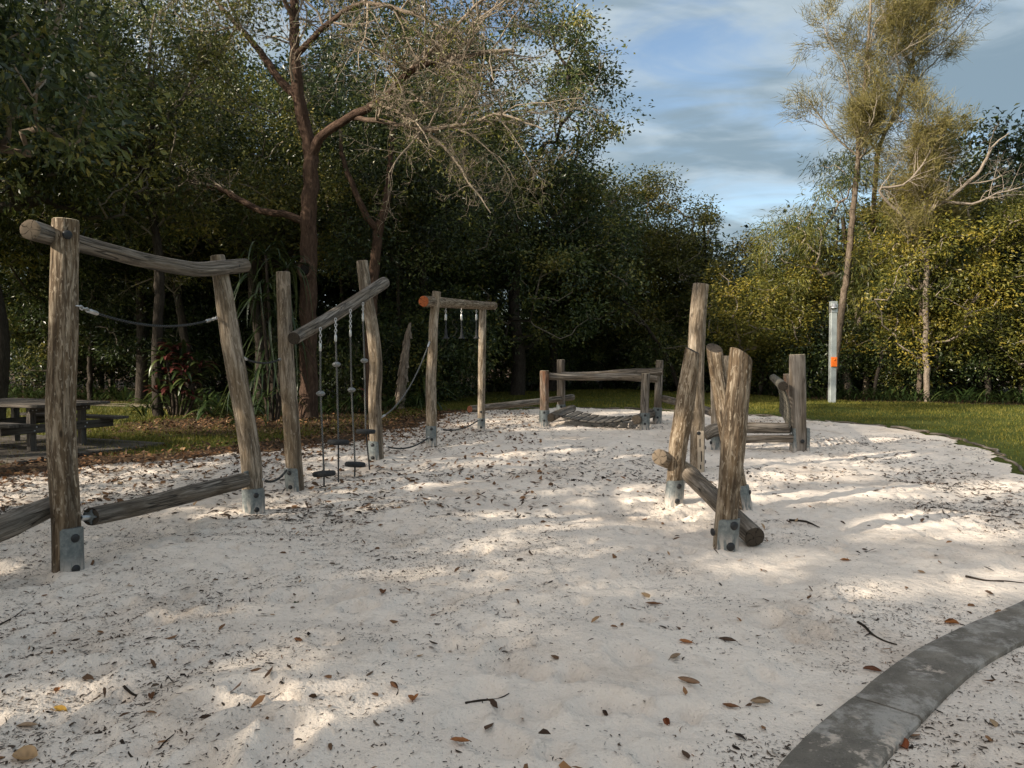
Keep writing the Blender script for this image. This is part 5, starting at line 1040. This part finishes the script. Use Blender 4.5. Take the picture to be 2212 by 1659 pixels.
rg = np.random.RandomState(71); K = 5200; x = rg.uniform(-24, 24, K); y = np.interp(x, TREELINE[:, 0], TREELINE[:, 1]) + np.abs(rg.normal(0, 1.6, K)) + .4; t = np.linspace(0, 1, 5); a = rg.rand(K) * 6.283; L = rg.uniform(.35, 1.15, K); W = .05 * L + .012; dr = rg.uniform(.5, 1.3, K)
ya = L[:, None] * t * .75; za = L[:, None] * (t * 1.0 - dr[:, None] * t ** 2 * .75); wv = W[:, None] * np.sin(np.pi * (t * .85 + .13)); ca, sa = np.cos(a)[:, None], np.sin(a)[:, None]
l0 = np.stack([x[:, None] + ca * ya - sa * wv / 2, y[:, None] + sa * ya + ca * wv / 2, za], -1); l1_ = np.stack([x[:, None] + ca * ya + sa * wv / 2, y[:, None] + sa * ya - ca * wv / 2, za], -1)
v = np.concatenate([l0, l1_], 1).reshape(-1, 3); q_ = (np.arange(K)[:, None, None] * 10 + np.array([[i, i + 1, 6 + i, 5 + i] for i in range(4)])[None]).reshape(-1, 4)
stuff(part('undergrowth', MB().add(v, q_, None, None, np.repeat(np.clip(rg.normal(.4, .2, K), 0, 1), 10)), MT('strap'), None, True), 'dark strap-leaf undergrowth along the foot of the wood', 'undergrowth')

# ------------------------------------------------------------------ grass
rg = np.random.RandomState(81)
def grass(n, x0, x1, y0, y1, h, w_):
    x = rg.uniform(x0, x1, n); y = rg.uniform(y0, y1, n); ok = (np.abs(x) < y * .72 + 2) & (beyond(x, y) < .3); x, y = x[ok], y[ok]; sd_ = sdist(x, y, SANDPOLY) + edge_wobble(x, y)
    dens = np.clip((-sd_ - .05) / .8, 0, 1); lit = np.exp(-(np.maximum(-sd_, 0) / 1.1) ** 2) * np.clip((-1.0 - x) / 2.5, 0, 1); sh = np.exp(-(((x + 6.2) / 3.2) ** 2 + ((y - 17.5) / 2.4) ** 2))
    ok = rg.rand(len(x)) < dens * (1 - .85 * np.clip(lit + sh * 1.1, 0, 1)) * (.35 + .65 * (fbm(x * .8, y * .8, 91) > .42)); return x[ok], y[ok], h, w_
gm = MB()
for args in ((26000, -12, -3, 9.5, 17, .085, .008), (60000, -16, 0, 14, 26, .075, .011), (60000, 5.5, 19, 9, 27, .055, .011), (60000, -5, 12, 20, 37, .06, .014)):
    x, y, h, w_ = grass(*args); k = len(x); a = rg.rand(k) * 6.283; H = h * rg.uniform(.5, 1.3, k); ln_ = rg.normal(0, .5, (k, 2)) * H[:, None]
    b0 = np.stack([x - np.cos(a) * w_, y - np.sin(a) * w_, 0 * x - .02], -1); b1_ = np.stack([x + np.cos(a) * w_, y + np.sin(a) * w_, 0 * x - .02], -1); tp = np.stack([x + ln_[:, 0], y + ln_[:, 1], H], -1)
    gm.add(np.stack([b0, b1_, tp], 1).reshape(-1, 3), None, np.arange(k * 3).reshape(-1, 3), None, np.repeat(np.clip(rg.normal(.5, .2, k) + .3 * (fbm(x * .5, y * .5, 92) - .5), 0, 1), 3))
stuff(part('grass', gm, MT('grass'), None, False), 'short green lawn grass around the sand', 'grass')

# ------------------------------------------------------------------ leaf litter
rg = np.random.RandomState(91)
def litter_mesh(mb, x, y, z, L, W, val, lift=.3, leafy=False):
    """small curved slivers, or leaf shapes, lying at random on the ground"""
    k = len(x); a = rg.rand(k) * 6.283; tl = np.abs(rg.normal(0, lift, k)); bend = rg.normal(0, .8 if not leafy else .35, k); arch = rg.normal(0, .25, k)
    t = np.array([-.5, -.18, .2, .5]); wf = np.array([.55, 1.0, .8, .3]) if not leafy else np.array([.12, .95, 1.0, .08])
    wf = wf[None] * rg.uniform(.6, 1.3, (k, 4)); ang = a[:, None] + bend[:, None] * t[None]; c = np.stack([x, y], -1)[:, None] + np.stack([np.cos(ang) * t, np.sin(ang) * t], -1) * L[:, None, None]
    zz = z[:, None] + np.maximum(0, (t[None] + .5) * np.sin(tl)[:, None] * L[:, None] * .6 + arch[:, None] * L[:, None] * (.25 - t[None] ** 2)) + .0015
    s = np.stack([-np.sin(ang), np.cos(ang)], -1) * (W[:, None] * wf / 2)[..., None]; roll = rg.normal(0, .5, k)[:, None] * W[:, None] * wf / 2
    v = np.concatenate([np.concatenate([c + s, np.maximum(zz + roll, z[:, None] + .001)[..., None]], -1), np.concatenate([c - s, np.maximum(zz - roll, z[:, None] + .001)[..., None]], -1)], 1)
    q_ = (np.arange(k)[:, None, None] * 8 + np.array([[i, i + 1, 5 + i, 4 + i] for i in range(3)])[None]).reshape(-1, 4); mb.add(v.reshape(-1, 3), q_, None, None, np.repeat(val, 8))
def crumb_mesh(mb, x, y, z, L, W, val):
    k = len(x); a = rg.rand(k) * 6.283; d = np.stack([np.cos(a), np.sin(a), rg.uniform(0, .3, k)], -1) * L[:, None] / 2; s = np.stack([-np.sin(a), np.cos(a), 0 * a], -1) * W[:, None] / 2; c = np.stack([x, y, z + .002], -1); f = rg.uniform(.3, 1, (k, 4, 1))
    v = np.stack([c - d + s * f[:, 0], c - d - s * f[:, 1], c + d - s * f[:, 2], c + d + s * f[:, 3]], 1); mb.add(v.reshape(-1, 3), np.arange(k * 4).reshape(-1, 4), None, None, np.repeat(val, 4))
def scatter(n, x0, x1, y0, y1, power=1.0):
    y = y0 + (y1 - y0) * rg.rand(n) ** power; x = rg.uniform(x0, x1, n); return x, y
def sand_only(x, y, m=.1):
    sd_ = sdist(x, y, SANDPOLY) + edge_wobble(x, y); k = sd_ > m; return x[k], y[k], sd_[k]
ml = MB()
for n, yr, xr, Lr, th_ in ((190000, (1.6, 8.0), (-5.4, 5.4), (.006, .019), .33), (44000, (2.2, 9.5), (-6.5, 6.5), (.014, .046), .43), (60000, (7, 23), (-6.5, 8), (.025, .080), .38)):
    x, y = scatter(n, *xr, *yr, 1.25); x, y, sd_ = sand_only(x, y); cl_ = fbm(x * .9, y * .9, 95, 3) + .12 * np.clip(-x / 4, -.7, 1) + .10 * (fbm(x * 4, y * 4, 96, 2) - .5) + .16 * ((x > 1.45) & (y < .62 * x + 2.2)); k_ = rg.rand(len(x)) < np.clip((cl_ - th_) * 5, .04, 1); x, y = x[k_], y[k_]; hh_ = sand_h(x, y); k_ = rg.rand(len(x)) < np.clip(.8 - (hh_ - np.median(hh_)) * 12, .25, 1); x, y = x[k_], y[k_]
    L = rg.uniform(*Lr, len(x)) * rg.uniform(.6, 1.2, len(x)); (crumb_mesh if n > 100000 else litter_mesh)(ml, x, y, sand_h(x, y) + .021, L, L * rg.uniform(.10, .34, len(x)) * (1.7 if n > 100000 else 1), np.clip(rg.normal(.38, .25, len(x)), 0, 1))
stuff(part('leaf_crumbs', ml, MT('litter_dark'), None, False), 'dark crumbs of leaf and twig scattered over the sand', 'leaf litter')
ml = MB()
x, y = scatter(32000, -9, .5, 7.5, 22); sd_ = sdist(x, y, SANDPOLY) + edge_wobble(x, y); dn = np.exp(-(sd_ / 1.0) ** 2) * np.clip((-.6 - x) / 2.0, 0, 1) + .9 * np.exp(-(((x + 6.2) / 3.0) ** 2 + ((y - 17.2) / 2.3) ** 2)) * (sd_ < 0) + .12 * (sd_ > 0) + .75 * np.exp(-(np.maximum(sd_, 0) / 1.7) ** 2) * (sd_ > 0) * np.clip((-1.5 - x) / 2.0, 0, 1) * (fbm(x * 1.5, y * 1.5, 97) > .44); k_ = rg.rand(len(x)) < dn; x, y, sd_ = x[k_], y[k_], sd_[k_]
L = rg.uniform(.035, .10, len(x)); z = np.where(sd_ > .1, sand_h(x, y, False) + .03, np.maximum(lawn_h(x, y, sd_), -.03) + .018 + .02 * rg.rand(len(x))); litter_mesh(ml, x, y, z, L, L * rg.uniform(.3, .55, len(x)), np.clip(rg.normal(.62, .22, len(x)), 0, 1), .6, True)
x, y = scatter(1500, -5.5, 6.5, 2.0, 22, 1.3); x, y, sd_ = sand_only(x, y); L = rg.uniform(.03, .075, len(x)); litter_mesh(ml, x, y, sand_h(x, y) + .024, L, L * rg.uniform(.25, .5, len(x)), np.clip(rg.normal(.6, .25, len(x)), 0, 1), .5, True)
stuff(part('leaf_litter', ml, MT('litter'), None, False), 'brown fallen leaves drifted along the left rim of the sand', 'leaf litter')

# larger leaves and twigs in the foreground, one by one
def leaf_obj(u, v, L, W, col, curl, rot, label, seed, sun_z=None):
    rg_ = np.random.RandomState(seed); g = G(u, v); z0 = zs(g[0], g[1]) if sun_z is None else sun_z; t = np.linspace(0, 1, 9); s = np.linspace(-1, 1, 7); T, S = np.meshgrid(t, s, indexing='ij'); wv = np.sin(np.pi * np.clip(T * .94 + .05, 0, 1)) ** .8
    ph = S * curl * (1 + .4 * T + .3 * rg_.rand()); x = np.sin(ph) / max(curl, .05) * W / 2 * wv; z = (1 - np.cos(ph)) / max(curl, .05) * W / 2 * wv + .35 * L * (T - .5) ** 2 * rg_.uniform(.2, 1.6) + (rg_.rand(*T.shape) - .5) * .003; y = (T - .5) * L
    a = R(rot); tl = rg_.uniform(-.2, .3); z = z - z.min() + .004 + np.maximum(0, x * tl); V = np.stack([x * math.cos(a) - y * math.sin(a), x * math.sin(a) + y * math.cos(a), z], -1).reshape(-1, 3)
    q_ = [[i * 7 + j, i * 7 + j + 1, (i + 1) * 7 + j + 1, (i + 1) * 7 + j] for i in range(8) for j in range(6)]
    val = np.clip(rg_.normal(0, .06, T.shape) - .12 * np.exp(-(S / .12) ** 2) + .5, 0, 1); n_ = 'leaf_' + label.split()[0] + str(seed)
    m = NT('fallen_leaf_%d' % seed); m.fin(m.ramp(m.attr('val', 'Fac'), [(.2, tuple(k * .4 for k in col)), (.5, col), (.8, tuple(min(1, k * 1.5) for k in col))]), .6, .35); m.translucent(col, .12)
    o = link('fallen_leaf', MB().add(V, q_, None, None, val.ravel()).mesh('fallen_leaf', [m.m]), None, (g[0], g[1], z0)); tag(o, label, 'leaf', 'larger fallen leaves in the foreground')
    st = tube(MB(), np.array([(-y[0, 3] * 0 - math.sin(a) * -L * .5, math.cos(a) * -L * .5, .012), (math.sin(a) * L * .62, -math.cos(a) * L * .62, .006)]), .0018, 5); link('stalk', st.mesh('stalk', [m.m]), o, (g[0], g[1], z0))
BR, DB, OR, TN = (.17, .075, .030), (.075, .042, .024), (.30, .12, .035), (.30, .21, .13)
for i, (u, v, L, W, c, cu, ro, lab) in enumerate([(127, 1530, .085, .040, (.42, .24, .03), .7, 70, 'mustard yellow leaf in the bottom left corner'), (327, 1521, .060, .042, BR, 1.5, 30, 'curled brown leaf on a light streak at lower left'), (53, 1646, .105, .070, (.45, .30, .16), 1.0, 80, 'big crumpled pale orange leaf at the very bottom left'), (58, 1567, .085, .030, TN, .6, 95, 'flat tan leaf below the mustard yellow one'), (640, 1296, .055, .040, (.045, .062, .018), 1.2, 10, 'olive green leaf standing on the sand left of centre'), (644, 1401, .060, .035, BR, 1.7, 60, 'rolled brown leaf in the mid left sand'), (123, 1500, .045, .028, OR, 1.0, 20, 'small orange-brown leaf just above the mustard one'), (893, 1548, .048, .045, OR, .9, 0, 'rounded orange leaf at bottom centre'), (851, 1518, .075, .045, BR, 2.0, 35, 'folded brown leaf just above the rounded orange one'), (1439, 1580, .055, .045, (.20, .06, .022), 1.6, 10, 'dark red-brown cupped leaf at bottom right of centre'), (1487, 1506, .105, .060, (.22, .13, .075), 2.2, 55, 'large rolled tan leaf in the right foreground'), (1570, 1409, .090, .050, DB, 2.4, 65, 'dark hollow rolled leaf below the thick front post'), (1481, 1417, .075, .032, OR, .8, 60, 'flat orange-brown leaf left of the dark rolled leaf'), (1307, 1546, .060, .035, DB, 1.9, 15, 'dark upright curled leaf at bottom centre right'), (1459, 1447, .085, .030, TN, 1.0, -50, 'narrow tan leaf near the large rolled leaf'), (993, 1648, .075, .028, OR, .8, 80, 'orange leaf lying at the bottom edge of the picture'), (1642, 1532, .085, .045, TN, 1.6, 85, 'pale curled leaf left of the kerb end'), (1578, 1540, .070, .030, BR, 1.0, 70, 'brown leaf between the rolled leaf and the kerb'), (1411, 1321, .095, .028, BR, 1.0, 80, 'long brown leaf below the split balance log'), (827, 1297, .060, .045, BR, 1.0, 0, 'rounded brown leaf in the middle of the sand'), (1944, 1616, .085, .055, (.26, .075, .025), .8, 5, 'rust red leaf on the near side of the kerb'), (1884, 1456, .085, .040, (.15, .06, .03), 1.6, 60, 'dark rusty leaf against the inner edge of the kerb'), (2056, 1352, .075, .045, OR, 1.3, 70, 'orange leaf touching the far part of the kerb'), (1825, 1218, .070, .030, OR, .9, 75, 'orange-brown leaf right of the thick front post')]):
    leaf_obj(u, v, L, W, c, cu, ro, lab, 300 + i)
for i, (pts, r, lab) in enumerate([([(1853, 1354), (1868, 1362), (1885, 1381), (1910, 1394), (1938, 1401)], .008, 'crooked dark twig on the sand beside the kerb'), ([(2085, 1257), (2130, 1262), (2170, 1262), (2212, 1266)], .007, 'long thin twig at the right edge of the sand'), ([(1005, 1546), (1040, 1540), (1075, 1530), (1100, 1524)], .006, 'thin forked twig at bottom centre'), ([(262, 1620), (290, 1632), (325, 1637), (352, 1626), (375, 1606)], .006, 'bent twig in the bottom left shade'), ([(268, 1491), (290, 1501), (318, 1512)], .006, 'short dark twig by the curled brown leaf'), ([(0, 1362), (30, 1338), (52, 1322)], .005, 'thin straight twig at the left edge'), ([(1705, 1130), (1740, 1132), (1770, 1143)], .012, 'dark stick right of the balance log end'), ([(1900, 1495), (1930, 1500)], .005, 'short twig on the inner side of the kerb joint')]):
    gp_ = np.array([G(u, v) for u, v in pts]); gp_[:, 2] = sand_h(gp_[:, 0], gp_[:, 1]) + .02 + r * .7; pp_ = smooth_path(gp_, .03); rr_ = np.linspace(r, r * .35, len(pp_)) * (1 + .25 * np.random.RandomState(i).rand(len(pp_)))
    mbt = MB(); tube(mbt, pp_, rr_, 7, .1, True)
    if len(pp_) > 6: m_ = len(pp_) // 2; d_ = nrm(pp_[m_ + 1] - pp_[m_]); tube(mbt, np.array([pp_[m_], pp_[m_] + nrm(d_ + np.array([d_[1], -d_[0], .1])) * .06]), [r * .5, r * .25], 5, .1)
    o = link('twig', None, None); bpy.data.objects.remove(o); o = link('twig', mbt.mesh('twig', MT('bark_dark'))); tag(o, lab, 'twig', 'twigs on the sand')
